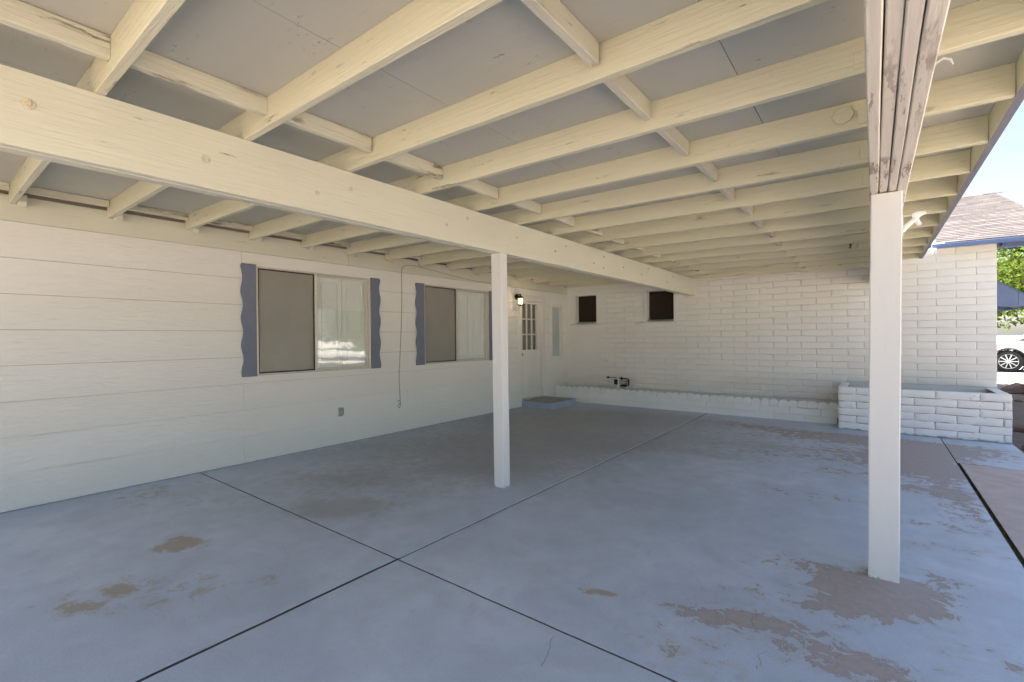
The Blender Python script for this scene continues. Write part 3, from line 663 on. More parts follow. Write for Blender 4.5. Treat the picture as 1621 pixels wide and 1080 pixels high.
# deck sheets
xs = [.0, 1.22, 2.44, 3.66, 4.88, 5.862]
ys = [RY[0] - .1, RY[1] - .019, RY[5] - .019, RY[9] - .019, RY[13] - .019, RY[15] + .01, -.012]
for j in range(len(ys) - 1):
    for i in range(len(xs) - 1):
        x0, x1 = xs[i] + .0015, xs[i + 1] - .0015
        if j == len(ys) - 2 and x0 > 4.9: x1 = 5.47
        b = MB(); t = .012
        za, zb_ = rb(x0) + RH, rb(x1) + RH
        b.hexa([(x0, ys[j] + .0015, za), (x1, ys[j] + .0015, zb_), (x1, ys[j + 1] - .0015, zb_), (x0, ys[j + 1] - .0015, za), (x0, ys[j] + .0015, za + t), (x1, ys[j] + .0015, zb_ + t), (x1, ys[j + 1] - .0015, zb_ + t), (x0, ys[j + 1] - .0015, za + t)])
        b.build('deck_panel', M['deck'], cover)
b = MB(); z0, z1 = rb(0) + RH + .0125, rb(5.9) + RH + .0125; b.hexa([(-.0, ys[0], z0), (5.9, ys[0], z1), (5.9, RY[15] + .01, z1), (-.0, RY[15] + .01, z0), (0, ys[0], z0 + .006), (5.9, ys[0], z1 + .006), (5.9, RY[15] + .01, z1 + .006), (0, RY[15] + .01, z0 + .006)]); b.build('roofing_felt', M['steptop'], cover)
# fascia: cream inside, blue outside and below
b = MB(); zf = rb(5.83) - .002; b.box(5.832, 5.866, RY[0] - .09, RY[15] + .012, zf, rb(5.83) + RH - .003); o = b.build('fascia', [M['fascia'], M['raft']], cover)
for p in o.data.polygons:
    if p.normal.x < -.9: p.material_index = 1
# beams
def ply(b, x0, x1, y0, y1, z0, z1, seed):
    n = 40; vs, fs = [], []
    for i in range(n + 1):
        y = y0 + (y1 - y0) * i / n; a = .002 * mnoise.noise((y * 1.3, seed * 7., 0)); c = .003 * mnoise.noise((y * 1.1, seed * 4., 5.)); q = .004
        vs += [(x + a, y, z + (c if z < (z0 + z1) / 2 else 0)) for x, z in ((x0 + q, z0), (x1 - q, z0), (x1, z0 + q), (x1, z1), (x0, z1), (x0, z0 + q))]
    for i in range(n):
        for k in range(6): fs.append((i * 6 + k, i * 6 + (k + 1) % 6, (i + 1) * 6 + (k + 1) % 6, (i + 1) * 6 + k))
    fs += [tuple(range(5, -1, -1)), tuple(n * 6 + k for k in range(6))]; b.add(vs, fs)
BX1 = 2.766
cb = empty('beam'); cb.parent = cover
for i, (x0, x1, dz) in enumerate(((2.636, 2.678, .006), (2.680, 2.722, .0), (2.7235, BX1, .003))):
    for (ya, yb) in (((-9.6, -3.875), (-3.872, -.014)) if i == 2 else ((-9.6, -.014),)):
        b = MB(); ply(b, x0, x1, ya, yb, 2.062 + dz, 2.360, i + ya); b.build('beam_plank', M['beamY'], cb)
BOLTS = [(-8.584, 2.238, 2), (-7.976, 2.207, 2), (-7.395, 2.177, 1), (-7.173, 2.256, 1), (-6.342, 2.189, 1), (-6.108, 2.283, 1), (-5.446, 2.236, 1), (-4.582, 2.285, 0), (-4.796, 2.204, 0), (-3.699, 2.292, 0), (-3.96, 2.182, 0), (-3.139, 2.227, 0), (-3.71, 2.151, 0), (-2.294, 2.301, 0), (-2.541, 2.193, 0), (-1.228, 2.289, 0), (-1.51, 2.181, 0)]
for y, z, t in BOLTS:
    b = MB()
    if t == 2: b.lathe((BX1 - .001, y, z), [(.020, 0), (.021, .004), (.019, .006), (.0, .006)], 'X', 16); b.lathe((BX1 + .004, y, z), [(.010, 0), (.010, .007), (.006, .010), (.0, .010)], 'X', 6)
    else: b.lathe((BX1 - .001, y, z), [(.011 + .003 * t, 0), (.011 + .003 * t, .004), (.006, .007), (.0, .007)], 'X', 10)
    b.build('bolt', M['boltp'] if t else M['rust'], cb, 0, 1, True)
ob = empty('beam'); ob.parent = cover
for i, (x0, x1, dz) in enumerate(((5.338, 5.3745, .0), (5.378, 5.4125, .006), (5.416, 5.4505, .003), (5.454, 5.495, .001))):
    for (ya, yb) in (((-9.6, -6.93), (-6.926, -.014)) if i == 1 else ((-9.6, -.014),)):
        b = MB(); ply(b, x0, x1, ya, yb, 2.070 + dz, 2.322 + .0, 11 + i + ya * .1); b.build('beam_plank', M['beamR'], ob)
def post(xb, xt, w_, y0, dp, zt):
    b = MB(); n = 14; vs, fs = [], []
    for i in range(n + 1):
        t = i / n; z = zt * t; x0 = xb + (xt - xb) * t + .0015 * mnoise.noise((xb, z * 2, 0)); c = .005
        vs += [(x0 + px, y0 + py, z) for px, py in ((c, 0), (w_ - c, 0), (w_, c), (w_, dp - c), (w_ - c, dp), (c, dp), (0, dp - c), (0, c))]
    for i in range(n):
        for k in range(8): fs.append((i * 8 + k, i * 8 + (k + 1) % 8, (i + 1) * 8 + (k + 1) % 8, (i + 1) * 8 + k))
    fs += [tuple(range(7, -1, -1)), tuple(n * 8 + k for k in range(8))]; b.add(vs, fs); o = b.build('post', M['post'], cover); return o
post(2.676, 2.664, .112, -5.700, .092, 2.061); post(5.322, 5.341, .134, -5.692, .134, 2.069)
post(2.656, 2.656, .112, -9.52, .092, 2.061); post(5.345, 5.345, .134, -9.55, .134, 2.069)
b = MB(); b.box(5.325, 5.452, -5.695, -5.69, .0, .03); o = None
# loose paint strands and splinters
for pts_ in ([(5.496, -6.99, 2.12), (5.52, -7.0, 2.13), (5.535, -7.01, 2.115), (5.54, -7.01, 2.10)], [(2.768, -.55, 2.34), (2.80, -.62, 2.30), (2.79, -.66, 2.26)], [(2.768, -.42, 2.30), (2.85, -.40, 2.36), (2.93, -.36, 2.40)], [(2.768, -.30, 2.22), (2.79, -.28, 2.18), (2.80, -.26, 2.12)]):
    b = MB(); b.tube(pts_, [.003] + [.0035] * (len(pts_) - 2) + [.0015], 5); b.build('loose_splinter', M['post'], cover, 0, 1, True)
# small steel hangers where rafters meet the outer beam
for k, y in enumerate(RY):
    if y > -8.6:
        b = MB(); b.box(5.295, 5.337, y - .045, y - .0385, rb(5.3) - .001 + .02, rb(5.3) + .085); b.build('hanger_strap', M['raft'], cover, .002)
b = MB(); b.lathe((5.235, RY[6] - .0395, rb(5.2) + .075), [(.046, 0), (.046, -.010), (.042, -.013), (0, -.013)], 'Y', 8); b.build('cover_plate', M['raft'], cover, .002)
# old mud nest and lamp base on a far rafter
b = MB(); b.lathe((5.17, RY[13] - .039, rb(5.1) + .055), [(.05, 0), (.052, -.012), (.03, -.022), (.026, -.05), (0, -.05)], 'Y', 14); b.build('lamp_base', M['raft'], cover, 0, 1, True)
b = MB(); b.tube([(5.13, RY[13] - .06, rb(5.1) + .03), (5.135, RY[13] - .062, rb(5.1) + .08), (5.17, RY[13] - .062, rb(5.1) + .11), (5.215, RY[13] - .06, rb(5.1) + .105)], [.008, .012, .010, .007], 6); b.build('mud_nest', M['stone'], cover, 0, 1, True)

# ------------------------------------------------------------------ things on the patio
# block planter
pl = empty('planter', (5.8, -.45, 0)); tag(pl, 'white painted block planter box with cracked joints against the block wall', 'planter')
def local(o, par): o.location = Vector(o.location) - par.location; o.parent = par; return o
PX0, PX1, PYF, PZ = 4.952, 6.650, -.872, .588
core = MB(); core.box(PX0 + .009, PX1 - .009, PYF + .009, PYF + .1, -.016, PZ - .01); core.box(PX0 + .014, PX0 + .1, PYF + .1, -.014, -.016, PZ - .01); core.box(PX1 - .1, PX1 - .014, PYF + .1, -.014, -.016, PZ - .01)
local(core.build('planter_core', M['mortard'], None), pl)
capb = MB(); capb.box(PX0 + .004, PX1 - .004, PYF + .004, PYF + .108, PZ - .0095, PZ); capb.box(PX0 + .004, PX0 + .108, PYF + .108, -.014, PZ - .0095, PZ + .006); capb.box(PX1 - .108, PX1 - .004, PYF + .108, -.014, PZ - .0095, PZ)
local(capb.build('mortar_cap', M['brickp'], None, .004), pl)
CHP = PZ / 6; PB = brick_data(.4064 - .0035, CHP - .0028, 2.3, 9, M['brickp'], 50)
cnt = 0
for r in range(6):
    x = PX0 - (.2032 if r % 2 else 0)
    while x < PX1 - .02:
        a0, a1 = max(x, PX0), min(x + .4064, PX1); x += .4064
        if a1 - a0 < .05: a1 = a0 + .05
        local(inst('brick', PB[cnt % 9], None, (a0 + .002, PYF + .012 + random.uniform(-.003, .003), r * CHP + .002), (0, R(random.uniform(-.25, .25)), 0), ((a1 - a0 - .0025) / .4029, 1, 1)), pl); cnt += 1
    for side in (0, 1):
        y = PYF + .012; 
        for ln in ((.40, .40) if r % 2 else (.20, .40, .20)):
            if side == 0: local(inst('brick', PB[cnt % 9], None, (PX0 + .012, y + ln, r * CHP + .002), (0, 0, R(-90)), ((ln - .008) / .4004, 1, 1)), pl)
            else: local(inst('brick', PB[cnt % 9], None, (PX1 - .012, y + .004, r * CHP + .002), (0, 0, R(90)), ((ln - .008) / .4004, 1, 1)), pl)
            y += ln; cnt += 1
so = MB(); so.box(PX0 + .101, PX1 - .101, PYF + .101, -.015, .0, .43); local(so.build('soil', M['soil'], None), pl)

# low scalloped edging wall
ed = empty('edging_wall', (2.4, -.5, 0)); tag(ed, 'low cream garden edging wall with scalloped top along the block wall', 'edging')
cb2 = MB()
for r, (z0, z1) in enumerate(((-.016, .10), (.102, .205))):
    n = 12; off = 0 if r == 0 else .2
    for k in range(n + 1):
        a0, a1 = max(0.026, k * .41 - off), min(4.938, (k + 1) * .41 - off)
        if a1 - a0 < .03: continue
        b = MB(); b.box(a0 + .001, a1 - .001, -.512, -.42, z0, z1); local(b.build('block', M['edge'], None, .004), ed)
per = .12925; nsc = 38; SC = []
for k in range(4):
    rg = random.Random(k + 30); poly = [(0.0006, 0)]; 
    for i in range(0, 11):
        t = i / 10; zz = .066 + .044 * math.sin(math.pi * (.04 + .92 * t)) ** .75 + rg.uniform(-.002, .002); poly.append((.0006 + (per - .0012) * t, zz))
    poly.append((per - .0006, 0)); b = MB(); b.prism(poly, 'Y', 0, .055); SC.append(b.mesh('edging_tile', M['edge'], .003))
for k in range(nsc):
    x = .0275 + k * per
    if x + per > 4.94: break
    local(inst('edging_tile', SC[k % 4], None, (x, -.515 + random.uniform(-.003, .003), .206 + random.uniform(-.003, .003)), (0, R(random.uniform(-1, 1)), 0)), ed)
b = MB(); b.box(.026, 4.94, -.42, -.016, -.016, .17); b.build('planting_soil', M['soil'])['kind'] = 'structure'

# concrete door step
b = MB(); b.box(.024, .725, -1.715, -.872, -.012, .122); st = b.build('door_step', [M['step'], M['steptop']], None, .008, 2)
for p in st.data.polygons:
    if p.normal.z > .9: p.material_index = 1
tag(st, 'blue grey painted concrete step in front of the nine-pane door', 'step')

# wall lantern
ln = empty('wall_lantern', (0, -1.84, 2.0)); tag(ln, 'dark bronze wall lantern lit beside the white door', 'lantern')
def lb(b, nm, mt, bev=0., sm=False): return local(b.build(nm, mt, None, bev, 1, sm), ln)
b = MB(); b.lathe((.024, -1.84, 2.09), [(.055, 0), (.055, .012), (.03, .022), (0, .022)], 'X', 16); lb(b, 'back_plate', M['bronze'], 0, True)
b = MB(); b.tube([(.04, -1.84, 2.10), (.075, -1.84, 2.135), (.11, -1.84, 2.13), (.12, -1.84, 2.105)], .009, 8); lb(b, 'arm', M['bronze'], 0, True)
b = MB(); b.lathe((.12, -1.84, 2.06), [(.072, 0), (.074, .006), (.045, .035), (.018, .05), (.010, .062), (.016, .07), (.010, .082), (0, .084)], 'Z', 6); lb(b, 'roof_cap', M['bronze'])
b = MB(); b.lathe((.12, -1.84, 1.945), [(.046, 0), (.056, .113)], 'Z', 6); lb(b, 'lamp_glass', M['lamp'])
b = MB()
for k in range(6):
    a = 2 * math.pi * k / 6; b.tube([(.12 + .049 * math.cos(a), -1.84 + .049 * math.sin(a), 1.94), (.12 + .060 * math.cos(a), -1.84 + .060 * math.sin(a), 2.062)], .004, 5)
lb(b, 'cage', M['bronze'])
b = MB(); b.lathe((.12, -1.84, 1.925), [(.012, -.012), (.03, 0), (.06, .006), (.06, .018)], 'Z', 6); lb(b, 'bottom_tray', M['bronze'])
pl_ = bpy.data.lights.new('lantern_bulb', 'POINT'); pl_.energy = .22; pl_.color = (1, .75, .45); pl_.shadow_soft_size = .03
plo = bpy.data.objects.new('lantern_bulb', pl_); COL.objects.link(plo); local(plo, ln); plo.location = (.24, 0, 0.0)

# outlet with weather cover
ou = empty('outlet', (.02, -5.546, .345)); tag(ou, 'small grey weatherproof outlet on the siding under the windows', 'outlet')
b = MB(); b.box(.018, .038, -5.585, -5.507, .348, .466); local(b.build('outlet_plate', M['hookw'], None, .004), ou)
b = MB(); b.box(.038, .052, -5.578, -5.514, .408, .460); b.box(.038, .052, -5.578, -5.514, .354, .404); local(b.build('flip_cover', M['grey'], None, .004), ou)
b = MB(); b.box(.038, .046, -5.512, -5.508, .37, .445); local(b.build('hinge', M['black'], None), ou)

# hanging cable with curled end
b = MB(); X = .034
pts = [(X, -4.655, .435), (X + .012, -4.635, .452), (X + .012, -4.615, .435), (X + .01, -4.625, .40), (X + .008, -4.648, .385), (X + .006, -4.645, .358), (X + .004, -4.625, .345), (X, -4.606, .362), (X - .002, -4.602, .41), (X - .004, -4.612, .62), (X - .002, -4.618, .80), (X - .004, -4.60, 1.05), (X - .002, -4.585, 1.3), (X - .004, -4.566, 1.6), (X, -4.556, 1.95), (X, -4.562, 2.20), (X + .006, -4.565, 2.262), (X + .008, -4.545, 2.335), (X + .004, -4.48, 2.372), (X + .002, -4.33, 2.385), (X + .002, -4.05, 2.365), (X + .002, -3.5, 2.315), (X + .002, -3.0, 2.285), (X + .002, -2.5, 2.29), (X + .002, -2.0, 2.30)]
sm = []
for i in range(len(pts) - 1):
    p0, p1, p2, p3 = [Vector(pts[max(0, min(len(pts) - 1, i + k))]) for k in (-1, 0, 1, 2)]
    for t in (0, .25, .5, .75): sm.append(.5 * ((2 * p1) + (p2 - p0) * t + (2 * p0 - 5 * p1 + 4 * p2 - p3) * t * t + (3 * p1 - p0 - 3 * p2 + p3) * t ** 3))
sm.append(Vector(pts[-1])); b.tube(sm, .0042, 6); o = b.build('cable', M['cable'], None, 0, 1, True)
tag(o, 'thin grey cable hanging down the siding between the two windows with curled end', 'cable')

# irrigation valve assembly behind the edging
iv = empty('irrigation_valve', (1.35, -.26, .17)); tag(iv, 'small irrigation valve with white pipe and black loop behind the scalloped edging', 'valve')
def ib(b, nm, mt, sm=True): return local(b.build(nm, mt, None, 0, 1, sm), iv)
Y = -.26
b = MB(); b.tube([(1.345, Y, .17), (1.345, Y, .485), (1.338, Y, .508), (1.318, Y, .515)], .016, 10); ib(b, 'riser_pipe', M['pvc'])
b = MB(); b.tube([(1.325, Y, .513), (1.15, Y, .512)], .010, 8); b.lathe((1.17, Y, .512), [(.015, -.015), (.015, .015)], 'X', 6); ib(b, 'brass_nipple', M['brass'])
b = MB(); b.tube([(1.155, Y, .512), (1.13, Y, .512), (1.09, Y, .510)], [.016, .020, .014], 8); ib(b, 'hose_end', M['black'])
b = MB(); b.tube([(1.36, Y, .505), (1.42, Y, .503), (1.545, Y - .01, .497), (1.565, Y - .01, .485), (1.565, Y - .01, .385), (1.55, Y - .01, .37), (1.42, Y, .362), (1.37, Y, .35)], .012, 8); b.lathe((1.415, Y, .49), [(.0, -.02), (.022, -.018), (.024, .02), (.012, .03), (.012, .045), (0, .045)], 'Z', 10); b.lathe((1.46, Y - .005, .365), [(.0, -.06), (.026, -.05), (.03, .02), (.018, .06), (0, .06)], 'X', 10); ib(b, 'black_loop', M['black'])
b = MB(); b.box(1.375, 1.535, Y - .02, Y + .05, .385, .478); ib(b, 'valve_body', M['grey'], False)
b = MB(); b.box(1.25, 1.325, Y + .0, Y + .06, .375, .475); ib(b, 'timer_box', M['black'], False)
b = MB(); b.box(1.49, 1.545, Y - .032, Y - .022, .395, .41); b.box(1.49, 1.545, Y - .032, Y - .022, .44, .455); ib(b, 'clip', M['black'], False)

# little wall shelf with pipe stub on the block wall
ws = empty('soap_shelf', (.85, -.01, .8)); tag(ws, 'little painted shelf bracket with upright stub on the block wall beside the door', 'bracket')
b = MB(); b.prism([(.70, .812), (.78, .823), (.85, .842), (.93, .836), (.995, .815), (.995, .803), (.85, .806), (.70, .804)], 'Y', -.085, -.008); local(b.build('shelf', M['brick'], None, .003), ws)
b = MB(); b.tube([(.862, -.02, .84), (.862, -.02, .985)], .008, 8); b.tube([(.80, -.03, .815), (.80, -.03, .86)], .012, 8); local(b.build('stub', M['brick'], None, 0, 1, True), ws)

# white hook bracket on the outer post
hk = empty('hook_bracket', (5.476, -5.62, 1.88)); tag(hk, 'white forked hook bracket fixed to the side of the outer post', 'bracket')
def hb(b, nm): return local(b.build(nm, M['hookw'], None, 0, 1, True), hk)
Y = -5.60
b = MB(); b.box(5.474, 5.480, Y - .03, Y + .03, 1.845, 1.945); hb(b, 'plate')
b = MB(); b.tube([(5.478, Y, 1.87), (5.490, Y, 1.890), (5.512, Y, 1.912), (5.530, Y, 1.925), (5.540, Y, 1.945), (5.556, Y, 1.953), (5.572, Y, 1.955)], [.011, .012, .012, .012, .012, .010, .007], 8); hb(b, 'arm')
b = MB(); b.tube([(5.524, Y, 1.956), (5.530, Y, 1.930), (5.542, Y, 1.905), (5.548, Y, 1.893)], [.009, .012, .011, .010], 8); b.tube([(5.520, Y, 1.950), (5.54, Y, 1.957), (5.572, Y, 1.957)], [.008, .010, .007], 8); hb(b, 'prong')

# scalloped metal awning on the gable wall
aw = empty('awning', (6.65, 2.0, 1.75)); tag(aw, 'blue scalloped metal window awning on the gable wall beyond the block corner', 'awning')
AY0, AY1 = 1.0, 2.9; zt, zbm = 2.21, 1.74; AX = 7.25
def atop(x): return zt - (x - 6.65) * .78
panels = [(6.66, 6.785), (6.79, 7.015), (7.02, 7.245)]
for (x0, x1) in panels:
    poly = [(x0, atop(x0)), (x0, zbm)] + [(x0 + (x1 - x0) * t, zbm - .035 * math.sin(math.pi * t) ** .6) for t in (.12, .3, .5, .7, .88)] + [(x1, zbm), (x1, atop(x1))]
    for yy in (AY0, AY1): b = MB(); b.prism(poly, 'Y', yy - .006, yy + .006); local(b.build('side_panel', M['awn'], None, .002), aw)
for k in range(9):
    y0, y1 = AY0 - .02 + k * .215, AY0 - .02 + (k + 1) * .215 - .004
    b = MB(); b.hexa([(6.652, y0, zt - .0), (AX, y0, atop(AX)), (AX, y1, atop(AX)), (6.652, y1, zt), (6.652, y0, zt + .012), (AX, y0, atop(AX) + .012), (AX, y1, atop(AX) + .012), (6.652, y1, zt + .012)]); local(b.build('awning_slat', M['awn'], None, .002), aw)
b = MB(); b.box(AX - .008, AX + .004, AY0 - .01, AY1 + .01, zbm - .02, atop(AX)); local(b.build('valance', M['awn'], None, .002), aw)

# ------------------------------------------------------------------ beyond the corner: stones, gravel, car, trees
def rock(name, loc, sx, sy, sz, seed, lab, grp=None, mat='stone', rotz=0):
    rg = random.Random(seed); bm = bmesh.new(); bmesh.ops.create_icosphere(bm, subdivisions=2, radius=1)
    for v in bm.verts:
        k = 1 + .25 * mnoise.noise(v.co * 1.7 + Vector((seed, 0, 0))); v.co = Vector((v.co.x * k * sx, v.co.y * k * sy, max(v.co.z, -.3) * k * sz))
    me = bpy.data.meshes.new(name); bm.to_mesh(me); bm.free(); me.materials.append(M[mat]); o = inst(name, me, None, loc, (0, 0, rotz)); tag(o, lab, 'stone', grp); return o
rg = random.Random(5)
for k in range(16):
    x = 6.80 + rg.random() * 1.1; y = -.9 + rg.random() * 6.5
    if k < 4: x, y = 6.86 + .14 * k, -.98 + .25 * k
    s_ = .05 + .10 * rg.random(); rock('stone', (x, y, -.02), s_ * 1.4, s_, s_ * .55, k, 'red brown stone lying on the soil bed beside the planter', 'stones in the soil bed', rotz=rg.random() * 3)
b = MB(); b.hexa([(7.72, 6.2, -.03), (8.25, 6.35, -.03), (8.1, 6.9, -.03), (7.6, 6.7, -.03), (7.78, 6.25, .09), (8.0, 6.3, .20), (7.95, 6.75, .20), (7.7, 6.65, .08)]); o = b.build('flat_stone', M['stone'], None, .02); tag(o, 'large dark slanted flat stone at the edge of the pale gravel', 'stone')
b = MB()
for k in range(5200):
    x = 7.2 + 2.6 * rg.random(); y = 7.2 + 2.7 * rg.random(); r_ = .012 + .022 * rg.random(); z = -.043
    b.add([(x - r_, y - r_ * .6, z), (x + r_, y - r_ * .5, z), (x + r_ * .6, y + r_, z), (x - r_ * .7, y + r_ * .8, z), (x + .2 * r_, y, z + r_ * .9)], [(0, 1, 4), (1, 2, 4), (2, 3, 4), (3, 0, 4)])
o = b.build('gravel', M['gravel']); tag(o, 'pale loose gravel strip beside the walkway', 'gravel', kind='stuff')

def make_car(loc, rz_, label):
    c = empty('car', loc); c.rotation_euler = (0, 0, rz_); tag(c, label, 'car')
    def pb(b, nm, mt, bev=0., sm=False, par=None): return b.build(nm, mt, par or c, bev, 2 if bev else 1, sm)
    W = .92; wr = .37; fx, rx_ = .92, 3.72     # x from nose (0) to tail (4.7); near side at y=0
    def arc(cx, r, n=10): return [(cx + r * math.cos(math.pi * (1 - k / n)), .36 + r * math.sin(math.pi * (1 - k / n))) for k in range(n + 1)]
    low = [(.06, .30)] + [(fx - .43, .30)] + arc(fx, .43)[0:] + [(fx + .43, .28), (rx_ - .43, .28)] + arc(rx_, .43) + [(rx_ + .43, .30), (4.62, .34)]
    up_ = [(4.70, .62), (4.66, 1.02), (4.2, 1.08), (2.6, 1.06), (1.55, 1.04), (.75, .98), (.22, .86), (.04, .66), (.02, .45)]
    poly = low + up_
    bm = bmesh.new(); sec = [(-.0, .985), (.06, 1.0), (2 * W - .06, 1.0), (2 * W, .985)]; rings = []
    for yy, k in sec: rings.append([bm.verts.new(((x - 2.3) * (1 if 0 < 1 else k) * (1 - (1 - k) * 1.2) + 2.3, yy + (0.05 if yy < W else -.05) * max(0, z - .7) * 1.2, .62 + (z - .62) * (k if k < 1 else 1))) for x, z in poly])
    n = len(poly)
    for a in range(3):
        for i in range(n): bm.faces.new((rings[a][i], rings[a][(i + 1) % n], rings[a + 1][(i + 1) % n], rings[a + 1][i]))
    bm.faces.new(rings[0][::-1]); bm.faces.new(rings[3]); bmesh.ops.recalc_face_normals(bm, faces=bm.faces)
    me = bpy.data.meshes.new('body'); bm.to_mesh(me); bm.free(); me.materials.append(M['carpaint'])
    for p in me.polygons: p.use_smooth = True
    me.set_sharp_from_angle(angle=R(35)); body = inst('body', me, c)
    # cabin: glass sides with white roof and pillars
    def cab(zs): pass
    b = MB(); lo = [(1.38, .10), (4.25, .10), (4.25, 2 * W - .10), (1.38, 2 * W - .10)]; hi = [(2.15, .27), (3.75, .27), (3.75, 2 * W - .27), (2.15, 2 * W - .27)]
    b.hexa([(x, y, 1.045) for x, y in lo] + [(x, y, 1.50) for x, y in hi]); pb(b, 'cabin_glass', M['carglass'], .02)
    b = MB(); b.hexa([(x, y, 1.500) for x, y in ((2.02, .24), (3.88, .24), (3.88, 2 * W - .24), (2.02, 2 * W - .24))] + [(x, y, 1.555) for x, y in ((2.2, .32), (3.7, .32), (3.7, 2 * W - .32), (2.2, 2 * W - .32))]); pb(b, 'roof', M['carpaint'], .02)
    for yy, yt in ((.09, .25), (2 * W - .09, 2 * W - .25)):
        for (xa, xb) in ((1.36, 2.10), (2.62, 2.66), (4.28, 3.80)):
            b = MB(); b.tube([(xa, yy, 1.03), (xb, yt, 1.51)], .035, 6); pb(b, 'pillar', M['carpaint'], 0, True)
    for cx_ in (fx, rx_):
        for yy, sg in ((.02, -1), (2 * W - .02, 1)):
            wc = (cx_, yy + .10 * -sg, .36); whe = empty('wheel', wc); whe.parent = c
            b = MB(); b.lathe((0, 0, 0), [(.245, -.105), (.33, -.11), (.362, -.085), (.37, -.05), (.37, .05), (.362, .085), (.33, .11), (.245, .105)], 'Y', 36, False); pb(b, 'tyre', M['tyre'], 0, True, whe)
            b = MB(); b.lathe((0, 0, 0), [(.25, -.10), (.25, .10)], 'Y', 36, False); b.lathe((0, 0, 0), [(.25, sg * .1), (.235, sg * .102), (.23, sg * .085), (.245, sg * .08)], 'Y', 36, False); b.lathe((0, 0, 0), [(.055, sg * .05), (.055, sg * .092), (.04, sg * .098), (0, sg * .098)], 'Y', 16, False)
            for k in range(10):
                a = 2 * math.pi * k / 10; ca, sa = math.cos(a), math.sin(a); t = .012
                P = lambda r, u, y: (r * ca - u * sa, y, r * sa + u * ca)
                b.hexa([P(.045, -t, sg * .06), P(.237, -t * 1.2, sg * .07), P(.237, t * 1.2, sg * .07), P(.045, t, sg * .06), P(.045, -t, sg * .085), P(.237, -t * 1.2, sg * .098), P(.237, t * 1.2, sg * .098), P(.045, t, sg * .085)])
            pb(b, 'rim', M['rim'], 0, False, whe)
            b = MB(); b.lathe((0, 0, 0), [(0, sg * .03), (.245, sg * .03)], 'Y', 28, False); pb(b, 'brake_disc', M['carblack'], 0, False, whe)
            b = MB(); b.lathe((cx_, yy, .36), [(.43, .003 * sg), (.43, -.25 * sg)], 'Y', 32, False); pb(b, 'arch_liner', M['carblack'], 0, True)
            b = MB(); nn = 14
            for k in range(nn):
                a0, a1 = math.pi * k / nn, math.pi * (k + 1) / nn
                q = lambda a, r, y: (cx_ + r * math.cos(a), y, .36 + r * math.sin(a))
                ya, yb = yy + sg * .028, yy - sg * .03
                b.hexa([q(a0, .415, ya), q(a0, .45, ya), q(a1, .45, ya), q(a1, .415, ya), q(a0, .415, yb), q(a0, .45, yb), q(a1, .45, yb), q(a1, .415, yb)])
            pb(b, 'arch_trim', M['carblack'])
    for yy, sg in ((.012, -1), (2 * W - .012, 1)):
        b = MB(); b.box(1.42, 1.425, yy - .004, yy + .004, .40, 1.02); b.box(2.62, 2.625, yy - .004, yy + .004, .36, 1.03); b.box(3.38, 3.385, yy - .004, yy + .004, .75, 1.03); pb(b, 'door_gap', M['carblack'])
        for hx in (2.35, 3.2): b = MB(); b.box(hx, hx + .2, yy - .02, yy + .02, .90, .93); pb(b, 'door_handle', M['carpaint'], .006)
        b = MB(); b.hexa([(.16, yy, .66), (.55, yy, .72), (.55, yy + .03 * sg, .72), (.16, yy + .02 * sg, .66), (.30, yy, .80), (.62, yy, .84), (.62, yy + .02 * sg, .84), (.30, yy + .02 * sg, .80)]); pb(b, 'headlight', M['glass'], .004)
        b = MB(); b.box(4.55, 4.67, yy - .012, yy + .012, .80, .98); pb(b, 'tail_light', M['lampred'], .006)
        b = MB(); b.lathe((1.62, yy + sg * .12, 1.08), [(0, -.10), (.06, -.07), (.075, 0), (.06, .07), (0, .10)], 'Y', 12, False); pb(b, 'mirror', M['carpaint'], 0, True)
    b = MB(); b.box(.005, .03, .35, 2 * W - .35, .46, .64); pb(b, 'grille', M['carblack'], .01)
    b = MB(); b.box(.5, 4.3, .15, 2 * W - .15, .20, .34); pb(b, 'underbody', M['carblack'])
    return c
make_car((8.02, 13.75, .02), R(2), 'white car parked on the driveway with its silver spoked wheel showing')

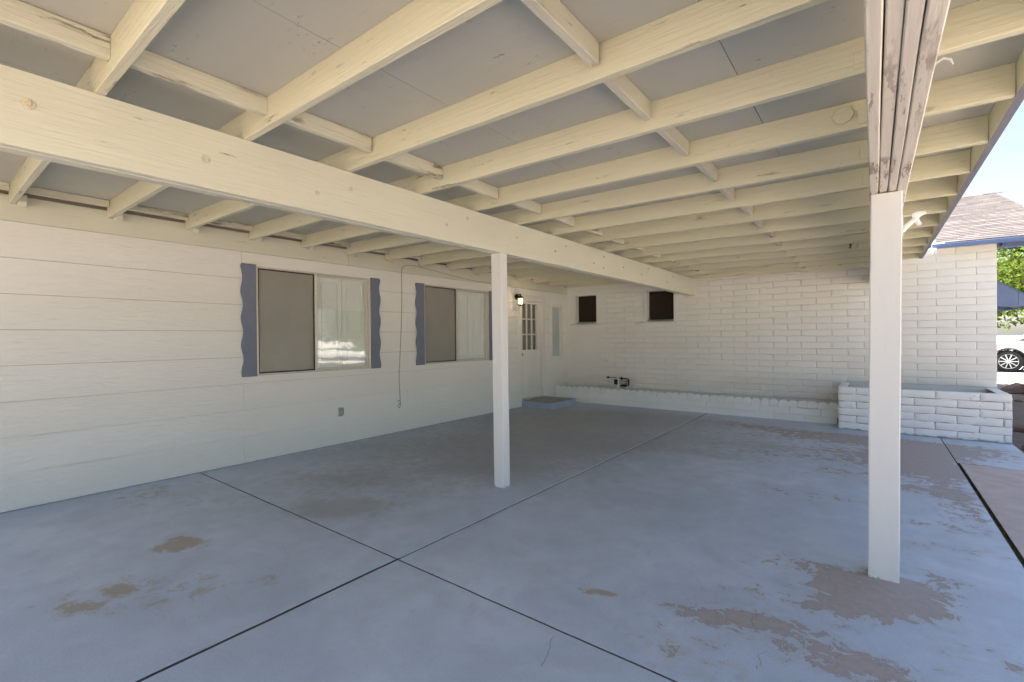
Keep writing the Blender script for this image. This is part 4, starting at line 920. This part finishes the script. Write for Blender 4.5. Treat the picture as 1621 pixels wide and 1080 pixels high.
def make_tree(name, loc, h_, cr_, seed, label, mat='leaf', n=9000, ls=.11):
    rg = random.Random(seed); t = empty(name, loc); tag(t, label, 'tree', None)
    b = MB(); tips = []
    b.tube([(0, 0, -.1), (.05, .02, h_ * .18), (.02, .06, h_ * .36)], [.16, .13, .11], 8)
    for k in range(9):
        a = k * 2.4 + rg.random(); e = rg.uniform(.35, 1.0); L_ = cr_ * rg.uniform(.55, .95)
        p0 = Vector((.02, .05, h_ * rg.uniform(.25, .38))); p2 = p0 + Vector((math.cos(a) * L_ * math.cos(e), math.sin(a) * L_ * math.cos(e), L_ * math.sin(e) + h_ * .14)); p1 = p0.lerp(p2, .5) + Vector((0, 0, .2))
        b.tube([p0, p1, p2], [.07, .045, .015], 6); tips += [p1, p2]
    b.build('trunk', M['bark'], t, 0, 1, True)
    cl = []
    for k in range(46):
        while True:
            q = Vector((rg.uniform(-1, 1), rg.uniform(-1, 1), rg.uniform(-1, 1)))
            if .25 < q.length < 1: break
        cl.append((Vector((q.x * cr_, q.y * cr_, h_ * .62 + q.z * h_ * .38)), rg.uniform(.22, .42) * cr_))
    cl += [(p, .3 * cr_) for p in tips]
    vs, fs = [], []
    for i in range(n):
        c, r_ = cl[i % len(cl)]; dv = Vector((rg.gauss(0, 1), rg.gauss(0, 1), rg.gauss(0, 1))).normalized(); p = c + dv * r_ * (rg.random() ** .45); p.z = max(p.z, h_ * .16)
        u = Vector((rg.gauss(0, 1), rg.gauss(0, 1), rg.gauss(0, .7))).normalized(); v = u.cross(Vector((rg.gauss(0, 1), rg.gauss(0, 1), rg.gauss(0, 1)))).normalized(); s_ = ls * rg.uniform(.6, 1.3)
        o_ = len(vs); vs += [p - u * s_, p + v * s_ * .45, p + u * s_, p - v * s_ * .45]; fs.append((o_, o_ + 1, o_ + 2, o_ + 3))
    me = bpy.data.meshes.new('crown'); me.from_pydata([tuple(v) for v in vs], [], fs); me.materials.append(M[mat]); inst('crown', me, t); return t
make_tree('shade_tree', (12.9, 24.0, -.05), 7.2, 3.6, 3, 'leafy green tree standing behind the white car', n=26000, ls=.13)
make_tree('street_tree', (9.6, 37.5, -.05), 8.5, 4.0, 8, 'tall dark green tree across the street behind the awning', 'leafd', n=16000, ls=.17)
make_tree('street_tree', (18.5, 30.5, -.05), 6.5, 3.4, 13, 'round light green tree further along the street', n=16000, ls=.14)
make_tree('yard_tree', (17.0, -1.5, -.05), 5.2, 2.6, 21, 'small green yard tree standing in the gravel to the side of the patio', n=9000, ls=.13)
make_tree('yard_tree', (15.5, 6.0, -.05), 5.0, 2.6, 31, 'bushy green yard tree standing in the soil bed beyond the planter', n=12000, ls=.13)
make_tree('yard_tree', (22, 11.0, -.05), 6.0, 3.0, 41, 'tall green yard tree at the far end of the driveway', n=12000, ls=.15)
b = MB(); rg = random.Random(77)
for i in range(26000):
    x = 4 + 40 * rg.random(); y = 23.5 + 1.3 * rg.random(); h_ = .5 + .35 * mnoise.noise((x * .7, y, 0)); z = rg.random() * h_ * 1.1; s_ = .06 * rg.uniform(.6, 1.3); u = Vector((rg.gauss(0, 1), rg.gauss(0, 1), rg.gauss(0, 1))).normalized() * s_; v = u.cross(Vector((rg.gauss(0, 1), rg.gauss(0, 1), rg.gauss(0, 1)))).normalized() * s_ * .5; p = Vector((x, y, z))
    b.add([p - u, p + v, p + u, p - v], [(0, 1, 2, 3)])
o = b.build('hedge', M['leaf']); tag(o, 'low clipped green hedge along the street side of the driveway', 'hedge', kind='stuff')
